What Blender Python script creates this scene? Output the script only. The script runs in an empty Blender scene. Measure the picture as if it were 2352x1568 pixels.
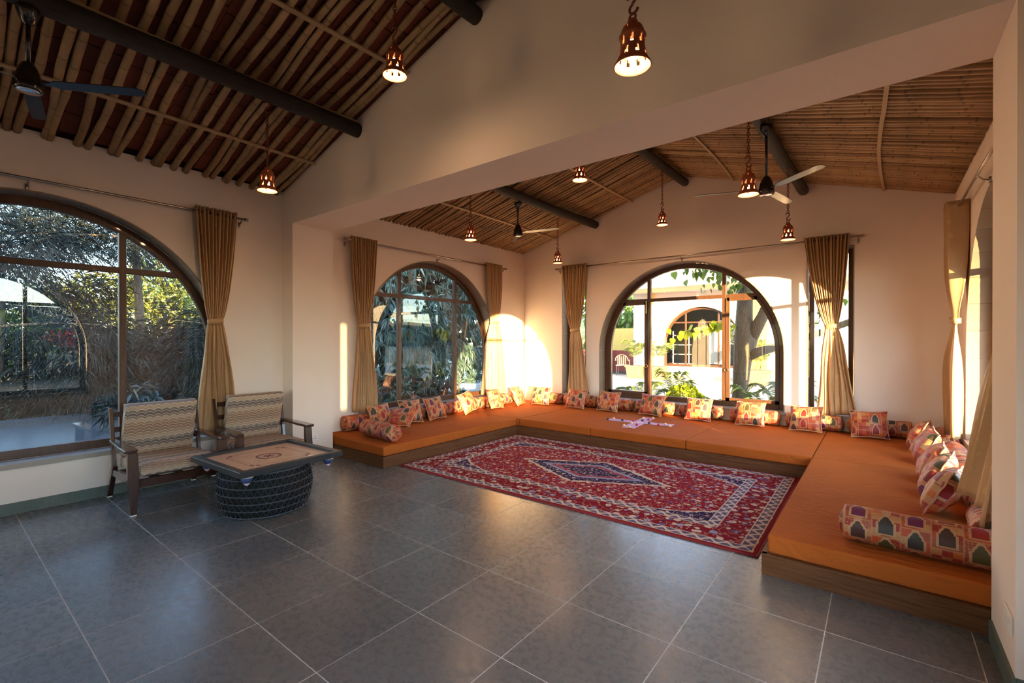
import bpy, math, random
import numpy as np
from mathutils import Vector, Matrix
R = math.radians
random.seed(7); rng = np.random.default_rng(7)
SC = bpy.context.scene
COL = SC.collection

# ------------------------------------------------------------------ camera
cam_d = bpy.data.cameras.new('camera'); cam = bpy.data.objects.new('camera', cam_d); COL.objects.link(cam)
cam.location = (0, 0, 1.52)
cam.rotation_euler = (R(90 - 0.184), 0, R(38.179))
cam_d.sensor_width = 36; cam_d.lens = 36 * 1072.86 / 2352; cam_d.clip_start = 0.05; cam_d.clip_end = 500
SC.camera = cam

# ------------------------------------------------------------------ sky, sun, exposure
W = bpy.data.worlds.new('world'); SC.world = W; W.use_nodes = True
wt = W.node_tree; wt.nodes.clear()
wo = wt.nodes.new('ShaderNodeOutputWorld'); wb = wt.nodes.new('ShaderNodeBackground'); sk = wt.nodes.new('ShaderNodeTexSky')
sk.sky_type = 'NISHITA'; sk.sun_disc = False; sk.sun_elevation = R(22.0); sk.sun_rotation = R(134)
sk.air_density = 1.0; sk.dust_density = 0.6; sk.ozone_density = 1.6
wt.links.new(sk.outputs[0], wb.inputs[0]); wt.links.new(wb.outputs[0], wo.inputs[0])
wb.inputs[1].default_value = 0.82
SUN = Vector((-1.0, 0.965, -0.1063)).normalized()          # the way the light travels
sd = bpy.data.lights.new('sun', 'SUN'); so = bpy.data.objects.new('sun', sd); COL.objects.link(so)
sd.energy = 25.0; sd.color = (1.0, 0.66, 0.33); sd.angle = R(0.5)
so.rotation_euler = SUN.to_track_quat('-Z', 'Y').to_euler(); so.location = (20, -19, 6)
vs = SC.view_settings; vs.view_transform = 'Standard'; vs.look = 'None'; vs.gamma = 1.0; vs.use_curve_mapping = False
vs.exposure = 1.05
SC.cycles.use_denoising = True
SC.cycles.max_bounces = 10; SC.cycles.diffuse_bounces = 6; SC.cycles.glossy_bounces = 5; SC.cycles.transparent_max_bounces = 24
SC.cycles.sample_clamp_indirect = 6.0; SC.cycles.caustics_reflective = False; SC.cycles.caustics_refractive = False

# ------------------------------------------------------------------ node helper
class NT:
    def __init__(s, name):
        s.m = bpy.data.materials.new(name); s.m.use_nodes = True; s.t = s.m.node_tree; s.t.nodes.clear()
        s.out = s.t.nodes.new('ShaderNodeOutputMaterial')
    def n(s, typ, **kw):
        o = s.t.nodes.new('ShaderNode' + typ)
        for k, v in kw.items(): setattr(o, k, v)
        return o
    def link(s, a, b): s.t.links.new(a, b)
    def put(s, sock, v):
        if isinstance(v, bpy.types.NodeSocket): s.link(v, sock)
        elif v is not None:
            if isinstance(v, (tuple, list)) and len(v) == 3 and sock.type == 'RGBA': v = (*v, 1)
            sock.default_value = v
    def math(s, op, a, b=None, c=None, clamp=False):
        o = s.n('Math', operation=op, use_clamp=clamp)
        for i, v in enumerate((a, b, c)): s.put(o.inputs[i], v)
        return o.outputs[0]
    def mix(s, f, a, b, blend='MIX'):
        o = s.n('MixRGB', blend_type=blend); s.put(o.inputs[0], f); s.put(o.inputs[1], a); s.put(o.inputs[2], b); return o.outputs[0]
    def noise(s, vec, scale, detail=4, rough=0.55, dist=0):
        o = s.n('TexNoise'); s.put(o.inputs['Vector'], vec); s.put(o.inputs['Scale'], scale); s.put(o.inputs['Detail'], detail)
        s.put(o.inputs['Roughness'], rough); s.put(o.inputs['Distortion'], dist); return o.outputs[0]
    def vor(s, vec, scale, feature='F1', rnd=1.0):
        o = s.n('TexVoronoi', feature=feature); s.put(o.inputs['Vector'], vec); s.put(o.inputs['Scale'], scale); s.put(o.inputs['Randomness'], rnd); return o
    def ramp(s, f, stops, interp='LINEAR'):
        o = s.n('ValToRGB'); cr = o.color_ramp; cr.interpolation = interp
        while len(cr.elements) < len(stops): cr.elements.new(0.5)
        for e, (p, c) in zip(cr.elements, stops): e.position = p; e.color = (*c, 1) if len(c) == 3 else c
        s.put(o.inputs[0], f); return o.outputs[0]
    def coord(s, which='Object'): return s.n('TexCoord').outputs[which]
    def scalev(s, v, sc, off=(0, 0, 0)):
        o = s.n('Mapping'); s.put(o.inputs[0], v); o.inputs[1].default_value = off; o.inputs[3].default_value = sc; return o.outputs[0]
    def sep(s, v):
        o = s.n('SeparateXYZ'); s.put(o.inputs[0], v); return o.outputs
    def comb(s, x, y, z=0.0):
        o = s.n('CombineXYZ'); s.put(o.inputs[0], x); s.put(o.inputs[1], y); s.put(o.inputs[2], z); return o.outputs[0]
    def white(s, v):
        o = s.n('TexWhiteNoise'); s.put(o.inputs[0], v); return o.outputs
    def objrand(s): return s.n('ObjectInfo').outputs['Random']
    def bump(s, h, strength=0.3, dist=0.01):
        o = s.n('Bump'); s.put(o.inputs['Height'], h); o.inputs['Strength'].default_value = strength; o.inputs['Distance'].default_value = dist; return o.outputs[0]
    def bsdf(s, color, rough=0.6, normal=None, metallic=0.0, spec=0.5, coat=0.0, sheen=0.0, emis=None, estr=0.0):
        b = s.n('BsdfPrincipled'); s.put(b.inputs['Base Color'], color); s.put(b.inputs['Roughness'], rough); s.put(b.inputs['Metallic'], metallic)
        s.put(b.inputs['Specular IOR Level'], spec); s.put(b.inputs['Coat Weight'], coat); s.put(b.inputs['Sheen Weight'], sheen)
        if normal is not None: s.link(normal, b.inputs['Normal'])
        if emis is not None: s.put(b.inputs['Emission Color'], emis); s.put(b.inputs['Emission Strength'], estr)
        s.link(b.outputs[0], s.out.inputs[0]); return b

def L(r, g, b):                                             # sRGB 0..255 -> linear
    f = lambda c: (c / 255) / 12.92 if c / 255 <= 0.04045 else ((c / 255 + 0.055) / 1.055) ** 2.4
    return (f(r), f(g), f(b))

def simple(name, col, rough=0.6, var=0.0, scale=8, **kw):
    t = NT(name); c = col
    if var:
        nz = t.noise(t.coord(), scale, 4)
        c = t.mix(nz, tuple(x * (1 - var) for x in col), tuple(min(1, x * (1 + var)) for x in col))
    t.bsdf(c, rough, **kw); return t.m

M = {}
# plaster
t = NT('wall_plaster'); nz = t.noise(t.coord(), 3, 5); c = t.mix(nz, (0.775, 0.685, 0.628), (0.825, 0.738, 0.682))
t.bsdf(c, 0.85, t.bump(t.noise(t.coord(), 90, 3), 0.08, 0.004), spec=0.2); M['wall'] = t.m
# kota stone floor
t = NT('floor_stone'); co = t.n('NewGeometry').outputs['Position']; rnd = t.objrand()
off = t.n('VectorMath', operation='ADD'); t.put(off.inputs[0], co); t.put(off.inputs[1], t.comb(t.math('MULTIPLY', rnd, 17.0), t.math('MULTIPLY', rnd, 9.0), 0.0))
p = off.outputs[0]
n1 = t.noise(p, 1.7, 6, 0.6); n2 = t.noise(p, 22, 5, 0.65); n3 = t.noise(t.scalev(p, (1.6, 3.4, 3)), 3.2, 7, 0.58, 0.6)
c = t.ramp(n1, [(0.3, (0.092, 0.098, 0.104)), (0.55, (0.124, 0.129, 0.133)), (0.75, (0.160, 0.161, 0.158))])
c = t.mix(t.math('MULTIPLY', n2, 0.25), c, (0.148, 0.150, 0.150)); c = t.mix(0.4, c, t.mix(rnd, (0.092, 0.098, 0.104), (0.158, 0.160, 0.158)))
h = t.math('ADD', t.math('MULTIPLY', n3, 0.9), t.math('MULTIPLY', n2, 0.12))
t.bsdf(c, t.ramp(n2, [(0.3, (0.22,) * 3), (0.7, (0.34,) * 3)]), t.bump(h, 0.085, 0.012), spec=0.6); M['floor'] = t.m
M['grout'] = simple('floor_grout', (0.60, 0.58, 0.55), 0.9, 0.5, 7)
t = NT('skirting_stone'); nz = t.noise(t.coord(), 9, 6, 0.65)
t.bsdf(t.ramp(nz, [(0.3, (0.075, 0.10, 0.085)), (0.7, (0.135, 0.165, 0.14))]), 0.5, t.bump(nz, 0.1)); M['skirt'] = t.m
# bamboo
t = NT('bamboo'); co = t.coord(); rnd = t.objrand()
g = t.noise(t.scalev(co, (1.5, 40, 40)), 1.5, 4, 0.6); b1 = t.noise(t.scalev(co, (1.2, 1, 1)), 2.2, 4, 0.6)
c = t.ramp(rnd, [(0.0, (0.30, 0.18, 0.085)), (0.3, (0.46, 0.29, 0.14)), (0.62, (0.56, 0.38, 0.20)), (0.85, (0.40, 0.25, 0.12)), (1.0, (0.25, 0.145, 0.07))])
c = t.mix(t.math('MULTIPLY', g, 0.5), c, (0.13, 0.075, 0.035), 'MIX'); c = t.mix(t.ramp(b1, [(0.35, (0.0,) * 3), (0.75, (0.55,) * 3)]), c, (0.10, 0.075, 0.04))
sx = t.sep(co)[0]; node = t.math('LESS_THAN', t.math('ABSOLUTE', t.math('SUBTRACT', t.math('FRACT', t.math('ADD', t.math('MULTIPLY', sx, 3.1), t.math('MULTIPLY', rnd, 3.0))), 0.5)), 0.03)
c = t.mix(t.math('MULTIPLY', node, 0.45), c, (0.07, 0.04, 0.02))
t.bsdf(c, 0.5, t.bump(g, 0.12, 0.004), spec=0.4); M['bamboo'] = t.m
t = NT('bamboo_strip'); g = t.noise(t.scalev(t.coord(), (40, 2, 40)), 1.5, 4); t.bsdf(t.mix(g, (0.26, 0.17, 0.09), (0.44, 0.32, 0.19)), 0.55); M['strip'] = t.m
t = NT('terracotta_tile'); rnd = t.objrand(); nz = t.noise(t.coord(), 12, 5)
c = t.ramp(rnd, [(0, (0.19, 0.043, 0.018)), (0.5, (0.26, 0.060, 0.024)), (1, (0.13, 0.032, 0.016))]); t.bsdf(t.mix(t.math('MULTIPLY', nz, 0.5), c, (0.07, 0.025, 0.014)), 0.85, t.bump(nz, 0.3)); M['rooftile'] = t.m
M['deck'] = simple('roof_deck', (0.040, 0.016, 0.009), 0.9, 0.3, 6)
t = NT('dark_log'); co = t.coord(); g = t.noise(t.scalev(co, (9, 1.2, 9)), 6, 6, 0.7); t.bsdf(t.ramp(g, [(0.3, (0.006, 0.0045, 0.0035)), (0.75, (0.028, 0.020, 0.014))]), 0.6, t.bump(g, 0.7, 0.02)); M['log'] = t.m
# timber
def wood(name, c0, c1, scale=(2, 2, 30), rough=0.38, coat=0.15, spec=0.5):
    t = NT(name); g = t.noise(t.scalev(t.coord(), scale), 2.2, 6, 0.65, 0.6)
    t.bsdf(t.ramp(g, [(0.3, c0), (0.72, c1)]), rough, t.bump(g, 0.06, 0.004), coat=coat, spec=spec); return t.m
M['frame'] = wood('window_timber', (0.050, 0.020, 0.008), (0.095, 0.039, 0.015), (14, 14, 1.4), 0.42)
M['chairwood'] = wood('polished_chair_wood', (0.030, 0.012, 0.008), (0.062, 0.024, 0.015), (10, 10, 2), 0.22, 0.4)
M['plinth'] = wood('plinth_laminate', (0.070, 0.029, 0.012), (0.165, 0.075, 0.034), (1.3, 1.3, 26), 0.55, 0.0, 0.15)
t = NT('reveal_stone'); nz = t.noise(t.coord(), 14, 6, 0.6); rnd = t.objrand()
c = t.mix(rnd, (0.235, 0.175, 0.125), (0.33, 0.255, 0.185)); t.bsdf(t.mix(t.math('MULTIPLY', nz, 0.5), c, (0.17, 0.125, 0.09)), 0.6, t.bump(nz, 0.1)); M['reveal'] = t.m
M['sill'] = simple('sill_stone', (0.33, 0.29, 0.25), 0.45, 0.15, 20)
# glass: clear pane with Fresnel mirror, the same on both faces
t = NT('window_glass'); ge = t.n('NewGeometry'); dt = t.n('VectorMath', operation='DOT_PRODUCT'); t.link(ge.outputs['Normal'], dt.inputs[0]); t.link(ge.outputs['Incoming'], dt.inputs[1])
cs = t.math('ABSOLUTE', dt.outputs['Value']); fr = t.math('ADD', t.math('MULTIPLY', t.math('POWER', t.math('SUBTRACT', 1.0, cs, clamp=True), 5.0), 0.90), 0.060)
tr = t.n('BsdfTransparent'); tr.inputs[0].default_value = (0.95, 0.975, 0.97, 1); gl = t.n('BsdfGlossy'); gl.inputs['Roughness'].default_value = 0.0; gl.inputs[0].default_value = (1, 1, 1, 1)
mx = t.n('MixShader'); t.link(fr, mx.inputs[0]); t.link(tr.outputs[0], mx.inputs[1]); t.link(gl.outputs[0], mx.inputs[2]); t.link(mx.outputs[0], t.out.inputs[0]); M['glass'] = t.m
M['steel'] = simple('brushed_steel', (0.36, 0.31, 0.26), 0.30, metallic=1.0)
M['chrome'] = simple('chrome', (0.8, 0.8, 0.8), 0.12, metallic=1.0)
M['brass'] = simple('brass', (0.75, 0.52, 0.22), 0.25, metallic=1.0)
M['black'] = simple('black_gloss', (0.008, 0.008, 0.009), 0.18, coat=0.3)
M['blade'] = simple('fan_blade', (0.012, 0.012, 0.013), 0.30, coat=0.15)
M['whitepl'] = simple('white_plastic', (0.78, 0.76, 0.72), 0.4)
M['darkhole'] = simple('dark_hole', (0.01, 0.01, 0.01), 0.8)
# curtain cloth
t = NT('curtain_cloth'); uv = t.coord('UV'); w1 = t.noise(t.scalev(uv, (3, 300, 1)), 2.0, 2); vo = t.vor(t.scalev(uv, (1, 1, 1)), 6.0)
sp = t.n('VectorMath', operation='SUBTRACT'); t.put(sp.inputs[0], t.scalev(uv, (6, 6, 6))); t.put(sp.inputs[1], vo.outputs['Position'])
rr = t.white(vo.outputs['Color'])[0]; sx_, sy_, _ = t.sep(t.scalev(uv, (1, 1, 1)))
leafn = t.noise(uv, 9.0, 3, 0.5, 2.2); leaf = t.ramp(leafn, [(0.0, (0,) * 3), (0.60, (0,) * 3), (0.625, (1,) * 3), (0.65, (1,) * 3), (0.675, (0,) * 3)])
leaf2 = t.ramp(vo.outputs['Distance'], [(0, (1,) * 3), (0.14, (1,) * 3), (0.16, (0,) * 3)])
c = t.mix(w1, (0.46, 0.275, 0.130), (0.60, 0.39, 0.205)); c = t.mix(t.math('MULTIPLY', leaf, 0.5), c, (0.60, 0.44, 0.17)); c = t.mix(t.math('MULTIPLY', leaf2, 0.55), c, (0.66, 0.49, 0.20))
b = t.bsdf(c, 0.42, t.bump(w1, 0.05, 0.002), sheen=0.1); tl = t.n('BsdfTranslucent'); t.link(c, tl.inputs[0]); mx = t.n('MixShader'); mx.inputs[0].default_value = 0.22
t.link(b.outputs[0], mx.inputs[1]); t.link(tl.outputs[0], mx.inputs[2]); t.link(mx.outputs[0], t.out.inputs[0]); M['curtain'] = t.m
# rust suede mattress
t = NT('rust_suede'); nz = t.noise(t.coord(), 45, 5, 0.7); n2 = t.noise(t.coord(), 2.2, 5, 0.6, 0.5); wr = t.noise(t.scalev(t.coord(), (2, 5, 3)), 2.4, 3, 0.5, 1.5)
c = t.mix(n2, (0.33, 0.082, 0.013), (0.44, 0.125, 0.023)); c = t.mix(t.math('MULTIPLY', nz, 0.35), c, (0.27, 0.060, 0.009))
t.bsdf(c, 0.85, t.bump(t.math('ADD', t.math('MULTIPLY', nz, 0.05), wr), 0.40, 0.05), sheen=0.0, spec=0.12); M['suede'] = t.m
# printed cushion cloth: niches with cusped arches in cream borders over little block prints
def printcloth(name, cell):
    t = NT(name); uv = t.coord('UV'); rnd = t.objrand(); x0, y0, _ = t.sep(uv)
    x = t.math('ADD', t.math('MULTIPLY', x0, 1 / cell), t.math('MULTIPLY', rnd, 37.0)); y = t.math('ADD', t.math('MULTIPLY', y0, 0.86 / cell), t.math('MULTIPLY', rnd, 11.0))
    ix = t.math('FLOOR', x); y = t.math('ADD', y, t.math('MULTIPLY', t.math('FRACT', t.math('MULTIPLY', ix, 0.5)), 0.9)); iy = t.math('FLOOR', y)
    fx = t.math('SUBTRACT', t.math('FRACT', x), 0.5); fy = t.math('SUBTRACT', t.math('FRACT', y), 0.5)
    w = t.white(t.comb(ix, iy, t.math('MULTIPLY', rnd, 5.0))); r1 = w[0]; w2 = t.white(t.comb(iy, ix, 3.3)); r2 = w2[0]
    ax = t.math('ABSOLUTE', fx)
    def niche(hw, top, low, kr):
        box = t.math('MULTIPLY', t.math('LESS_THAN', ax, hw), t.math('MULTIPLY', t.math('LESS_THAN', fy, top), t.math('GREATER_THAN', fy, low)))
        d2 = t.math('ADD', t.math('POWER', t.math('ABSOLUTE', fx), 2.0), t.math('POWER', t.math('ABSOLUTE', t.math('SUBTRACT', fy, top)), 2.0))
        cir = t.math('LESS_THAN', d2, (hw * 0.80) ** 2)
        d3 = t.math('ADD', t.math('POWER', t.math('ABSOLUTE', fx), 2.0), t.math('POWER', t.math('ABSOLUTE', t.math('SUBTRACT', fy, top + hw * 0.7)), 2.0))
        cu = t.math('LESS_THAN', d3, kr * kr)
        return t.math('MAXIMUM', box, t.math('MAXIMUM', cir, cu))
    inner = niche(0.26, 0.10, -0.36, 0.11); outer = t.math('MAXIMUM', niche(0.35, 0.12, -0.42, 0.15), 0.0)
    has = t.math('GREATER_THAN', r2, 0.42); inner = t.math('MULTIPLY', inner, has); outer = t.math('MULTIPLY', outer, has)
    nc = t.ramp(r1, [(0, (0.20, 0.003, 0.014)), (0.24, (0.004, 0.026, 0.028)), (0.42, (0.10, 0.005, 0.075)), (0.56, (0.050, 0.055, 0.016)), (0.70, (0.30, 0.010, 0.010)), (0.86, (0.030, 0.018, 0.018))], 'CONSTANT')
    q = t.math('MULTIPLY', x, 3.0); qy = t.math('MULTIPLY', y, 3.0)
    wq = t.white(t.comb(t.math('FLOOR', t.math('MULTIPLY', x, 3.0)), t.math('FLOOR', t.math('MULTIPLY', y, 3.0)), 1.0))[0]
    bg = t.ramp(wq, [(0, (0.46, 0.060, 0.018)), (0.22, (0.46, 0.22, 0.085)), (0.36, (0.52, 0.13, 0.020)), (0.54, (0.26, 0.012, 0.012)), (0.74, (0.48, 0.27, 0.13)), (0.86, (0.30, 0.065, 0.040))], 'CONSTANT')
    fine = t.vor(t.comb(t.math('MULTIPLY', x, 9.0), t.math('MULTIPLY', y, 9.0), 0.0), 1.0, rnd=0.35).outputs['Distance']
    fmask = t.ramp(fine, [(0.0, (1,) * 3), (0.26, (1,) * 3), (0.34, (0,) * 3)])
    bg = t.mix(t.math('MULTIPLY', fmask, 0.60), bg, t.ramp(r2, [(0, (0.42, 0.07, 0.04)), (0.5, (0.62, 0.30, 0.10)), (1, (0.28, 0.10, 0.08))]))
    cream = t.mix(t.noise(uv, 60, 3), (0.40, 0.235, 0.12), (0.52, 0.335, 0.19))
    edge = t.math('GREATER_THAN', t.math('MAXIMUM', ax, t.math('ABSOLUTE', fy)), 0.465)
    c = t.mix(t.math('MULTIPLY', edge, 0.55), bg, cream); c = t.mix(outer, c, cream); c = t.mix(inner, c, nc)
    c = t.mix(t.math('MULTIPLY', t.noise(uv, 35, 5, 0.7), 0.30), c, (0.20, 0.06, 0.035))
    t.bsdf(c, 0.55, t.bump(t.noise(uv, 14, 3), 0.25, 0.01), sheen=0.0); return t.m
M['print'] = printcloth('printed_niche_cloth', 0.122)
M['piping'] = simple('cream_piping', (0.48, 0.27, 0.16), 0.7, 0.3, 60)
# rug: red field, navy medallion and corners, flowered borders
RUGX, RUGY = 3.90, 2.36
t = NT('knotted_rug'); co = t.coord(); x, y, z_ = t.sep(co); ax = t.math('ABSOLUTE', x); ay = t.math('ABSOLUTE', y)
dx = t.math('SUBTRACT', RUGX / 2, ax); dy = t.math('SUBTRACT', RUGY / 2, ay); d = t.math('MINIMUM', dx, dy)
red, dred, navy, cream, sky = (0.25, 0.008, 0.020), (0.20, 0.007, 0.018), (0.014, 0.014, 0.075), (0.60, 0.50, 0.42), (0.26, 0.31, 0.48)
warp = t.n('VectorMath', operation='ADD'); t.put(warp.inputs[0], co); nzc = t.n('TexNoise'); t.put(nzc.inputs['Vector'], co); nzc.inputs['Scale'].default_value = 9; sc_ = t.n('VectorMath', operation='SCALE'); t.link(nzc.outputs['Color'], sc_.inputs[0]); sc_.inputs['Scale'].default_value = 0.05; t.link(sc_.outputs[0], warp.inputs[1]); wv = warp.outputs[0]
def flowers(base, scale, big):
    v = t.vor(wv, scale); w = t.white(v.outputs['Color']); r = w[0]
    col = t.ramp(r, [(0, cream), (0.35, sky), (0.52, (0.50, 0.28, 0.22)), (0.66, (0.09, 0.10, 0.26)), (0.80, cream)], 'CONSTANT')
    ring = t.ramp(v.outputs['Distance'], [(0, (0,) * 3), (0.09, (0,) * 3), (0.10, (1,) * 3), (big, (1,) * 3), (big + 0.03, (0,) * 3)])
    c = t.mix(ring, base, col); cen = t.ramp(v.outputs['Distance'], [(0, (1,) * 3), (0.07, (1,) * 3), (0.09, (0,) * 3)])
    c = t.mix(cen, c, (0.16, 0.02, 0.03))
    e = t.vor(wv, scale * 0.8, 'DISTANCE_TO_EDGE').outputs['Distance']; vine = t.ramp(e, [(0, (0.55,) * 3), (0.014, (0.55,) * 3), (0.028, (0,) * 3)])
    c = t.mix(vine, c, (0.46, 0.34, 0.26))
    v2 = t.vor(wv, scale * 2.4); w2 = t.white(v2.outputs['Color'])[0]; dot = t.math('MULTIPLY', t.math('LESS_THAN', v2.outputs['Distance'], 0.30), t.math('GREATER_THAN', w2, 0.24))
    return t.mix(t.math('MULTIPLY', dot, 0.8), c, t.ramp(w2, [(0, cream), (0.48, (0.42, 0.33, 0.33)), (0.62, sky), (0.80, navy)], 'CONSTANT'))
field = flowers(red, 15.0, 0.31); bord = flowers(dred, 12.0, 0.35); blue = flowers(navy, 17.0, 0.28)
med = t.math('ADD', t.math('MULTIPLY', ax, 1 / 0.92), t.math('MULTIPLY', ay, 1 / 0.46)); wob = t.math('MULTIPLY', t.noise(co, 14, 2), 0.22); med = t.math('ADD', med, t.math('SUBTRACT', wob, 0.11))
med2 = t.math('ADD', t.math('MULTIPLY', ax, 1 / 0.60), t.math('MULTIPLY', ay, 1 / 0.27))
cor = t.math('ADD', t.math('POWER', t.math('MULTIPLY', ax, 1 / 1.52), 2.6), t.math('POWER', t.math('MULTIPLY', ay, 1 / 0.74), 2.6)); cor = t.math('ADD', cor, t.math('MULTIPLY', wob, 0.8))
c = t.mix(t.math('LESS_THAN', med, 1.0), field, blue); c = t.mix(t.math('LESS_THAN', t.math('ABSOLUTE', t.math('SUBTRACT', med, 1.0)), 0.045), c, cream)
c = t.mix(t.math('LESS_THAN', t.math('ABSOLUTE', t.math('SUBTRACT', med2, 1.0)), 0.09), c, sky); c = t.mix(t.math('LESS_THAN', t.math('ABSOLUTE', t.math('SUBTRACT', med2, 0.80)), 0.10), c, t.mix(0.5, bord, (0.45, 0.10, 0.12)))
c = t.mix(t.math('GREATER_THAN', cor, 1.30), c, blue); c = t.mix(t.math('LESS_THAN', t.math('ABSOLUTE', t.math('SUBTRACT', cor, 1.30)), 0.03), c, cream)
# guard bands with an S-scroll along the edge
al = t.mix(t.math('LESS_THAN', dx, dy), x, y); along = t.math('MULTIPLY', al, 1.0)
def guard(lo, hi, c):
    u = t.math('DIVIDE', t.math('SUBTRACT', d, lo), hi - lo); wv_ = t.math('ADD', 0.5, t.math('MULTIPLY', t.math('SINE', t.math('MULTIPLY', along, 52.0)), 0.26))
    s = t.math('LESS_THAN', t.math('ABSOLUTE', t.math('SUBTRACT', u, wv_)), 0.17); ed = t.math('GREATER_THAN', t.math('ABSOLUTE', t.math('SUBTRACT', u, 0.5)), 0.40)
    g = t.mix(t.math('MAXIMUM', s, ed), t.mix(t.vor(wv, 40).outputs['Distance'], navy, (0.20, 0.20, 0.32)), cream)
    ins = t.math('MULTIPLY', t.math('GREATER_THAN', u, 0.0), t.math('LESS_THAN', u, 1.0)); return t.mix(ins, c, g)
c = t.mix(t.math('LESS_THAN', d, 0.36), c, bord); c = guard(0.36, 0.455, c); c = guard(0.045, 0.14, c); c = t.mix(t.math('LESS_THAN', d, 0.04), c, (0.20, 0.008, 0.016))
c = t.mix(t.math('MULTIPLY', t.noise(co, 240, 2), 0.25), c, (0.10, 0.02, 0.03))
t.bsdf(c, 0.95, t.bump(t.noise(co, 300, 2), 0.3, 0.004), sheen=0.0, spec=0.05); M['rug'] = t.m
M['rugedge'] = simple('rug_binding', (0.20, 0.008, 0.016), 0.95, 0.3, 80)
# scalloped zigzag chair cloth
t = NT('scalloped_upholstery'); uv = t.coord('UV'); x, y, _ = t.sep(uv)
k = t.math('ABSOLUTE', t.math('SINE', t.math('MULTIPLY', x, math.pi / 0.066))); k = t.math('POWER', k, 0.6)
v = t.math('SUBTRACT', y, t.math('MULTIPLY', k, 0.024)); row = t.math('MULTIPLY', v, 1 / 0.030); fr_ = t.math('FRACT', row); band = t.math('FRACT', t.math('MULTIPLY', v, 1 / 0.31))
light = t.ramp(band, [(0, (0.42, 0.29, 0.19)), (0.18, (0.25, 0.15, 0.095)), (0.40, (0.31, 0.18, 0.115)), (0.55, (0.52, 0.40, 0.29)), (0.70, (0.085, 0.08, 0.09)), (0.82, (0.13, 0.12, 0.12)), (0.92, (0.46, 0.37, 0.28)), (1.0, (0.42, 0.29, 0.19))])
line = t.ramp(fr_, [(0, (1,) * 3), (0.16, (1,) * 3), (0.26, (0,) * 3)])
c = t.mix(t.math('MULTIPLY', line, 0.85), light, (0.74, 0.65, 0.54)); c = t.mix(t.math('MULTIPLY', t.noise(t.coord(), 160, 2), 0.55), c, (0.17, 0.105, 0.065))
t.bsdf(c, 0.85, t.bump(t.noise(t.coord(), 200, 2), 0.12, 0.003), sheen=0.0); M['chaircloth'] = t.m
t = NT('terracotta'); nz = t.noise(t.coord(), 25, 5); t.bsdf(t.mix(nz, (0.22, 0.048, 0.018), (0.38, 0.095, 0.032)), 0.75, t.bump(nz, 0.15)); M['terra'] = t.m
M['chain'] = simple('red_oxide_chain', (0.17, 0.028, 0.014), 0.6, 0.3, 40)
M['bulb'] = None
t = NT('lit_bulb'); e = t.n('Emission'); e.inputs[0].default_value = (1.0, 0.66, 0.28, 1); e.inputs[1].default_value = 22; t.link(e.outputs[0], t.out.inputs[0]); M['bulb'] = t.m
M['rope'] = simple('slate_rope', (0.040, 0.050, 0.064), 0.6, 0.25, 60)
M['core'] = simple('dark_core', (0.004, 0.0045, 0.005), 0.9)
M['ply'] = simple('carrom_ply', (0.60, 0.35, 0.21), 0.35, 0.10, 30, coat=0.2)
M['railblk'] = simple('carrom_rail', (0.018, 0.017, 0.018), 0.40, 0.3, 12)
M['ink'] = simple('maroon_print', (0.13, 0.020, 0.022), 0.5); M['inkblk'] = simple('black_print', (0.03, 0.02, 0.02), 0.5)
M['netw'] = simple('crochet_cream', (0.70, 0.66, 0.55), 0.9, 0.2, 90); M['netb'] = simple('crochet_blue', (0.035, 0.065, 0.19), 0.9, 0.3, 90); M['netp'] = simple('crochet_lilac', (0.55, 0.42, 0.56), 0.9, 0.2, 90)
t = NT('lilac_game_cloth'); nz = t.noise(t.coord(), 30, 4); ck = t.n('TexChecker'); t.put(ck.inputs[0], t.coord()); ck.inputs['Scale'].default_value = 34
t.bsdf(t.mix(t.math('MULTIPLY', ck.outputs[1], 0.3), t.mix(nz, (0.45, 0.25, 0.55), (0.60, 0.42, 0.68)), (0.72, 0.56, 0.74)), 0.85); M['lilac'] = t.m
M['pw_black'] = simple('pawn_black', (0.012, 0.012, 0.012), 0.2, coat=0.5); M['pw_red'] = simple('pawn_red', (0.42, 0.010, 0.05), 0.25, coat=0.5)
M['pw_wood'] = simple('pawn_cream', (0.70, 0.52, 0.30), 0.3, coat=0.4); M['shell'] = simple('shell_white', (0.85, 0.80, 0.74), 0.3)
M['marker'] = simple('white_marker', (0.80, 0.85, 0.9), 0.7)
# outdoors
M['paving'] = simple('courtyard_paving', (0.50, 0.44, 0.36), 0.7, 0.14, 3)
M['earth'] = simple('garden_earth', (0.085, 0.075, 0.05), 0.95, 0.4, 2)
M['terrace'] = simple('terrace_stone', (0.055, 0.062, 0.068), 0.5, 0.25, 5)
M['white'] = simple('white_render', (0.74, 0.69, 0.61), 0.85, 0.05, 4)
M['ochre'] = simple('ochre_render', (0.68, 0.42, 0.10), 0.8, 0.1, 4); M['cream'] = simple('cream_fascia', (0.62, 0.48, 0.34), 0.8, 0.08, 4)
M['redwall'] = simple('red_low_wall', (0.30, 0.06, 0.045), 0.8, 0.2, 5)
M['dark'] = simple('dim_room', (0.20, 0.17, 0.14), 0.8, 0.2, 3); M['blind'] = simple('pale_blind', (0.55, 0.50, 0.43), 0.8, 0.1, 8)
M['pot'] = simple('terracotta_pot', (0.50, 0.17, 0.075), 0.7, 0.15, 9); M['whitepot'] = simple('white_pot', (0.72, 0.72, 0.72), 0.5)
M['wicker'] = simple('cane_chair', (0.33, 0.21, 0.13), 0.6, 0.2, 20)
t = NT('bark'); g = t.noise(t.scalev(t.coord(), (16, 16, 3)), 2.5, 7, 0.7, 0.5); t.bsdf(t.ramp(g, [(0.3, (0.13, 0.092, 0.058)), (0.7, (0.40, 0.30, 0.195))]), 0.95, t.bump(g, 1.0, 0.06)); M['bark'] = t.m
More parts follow.
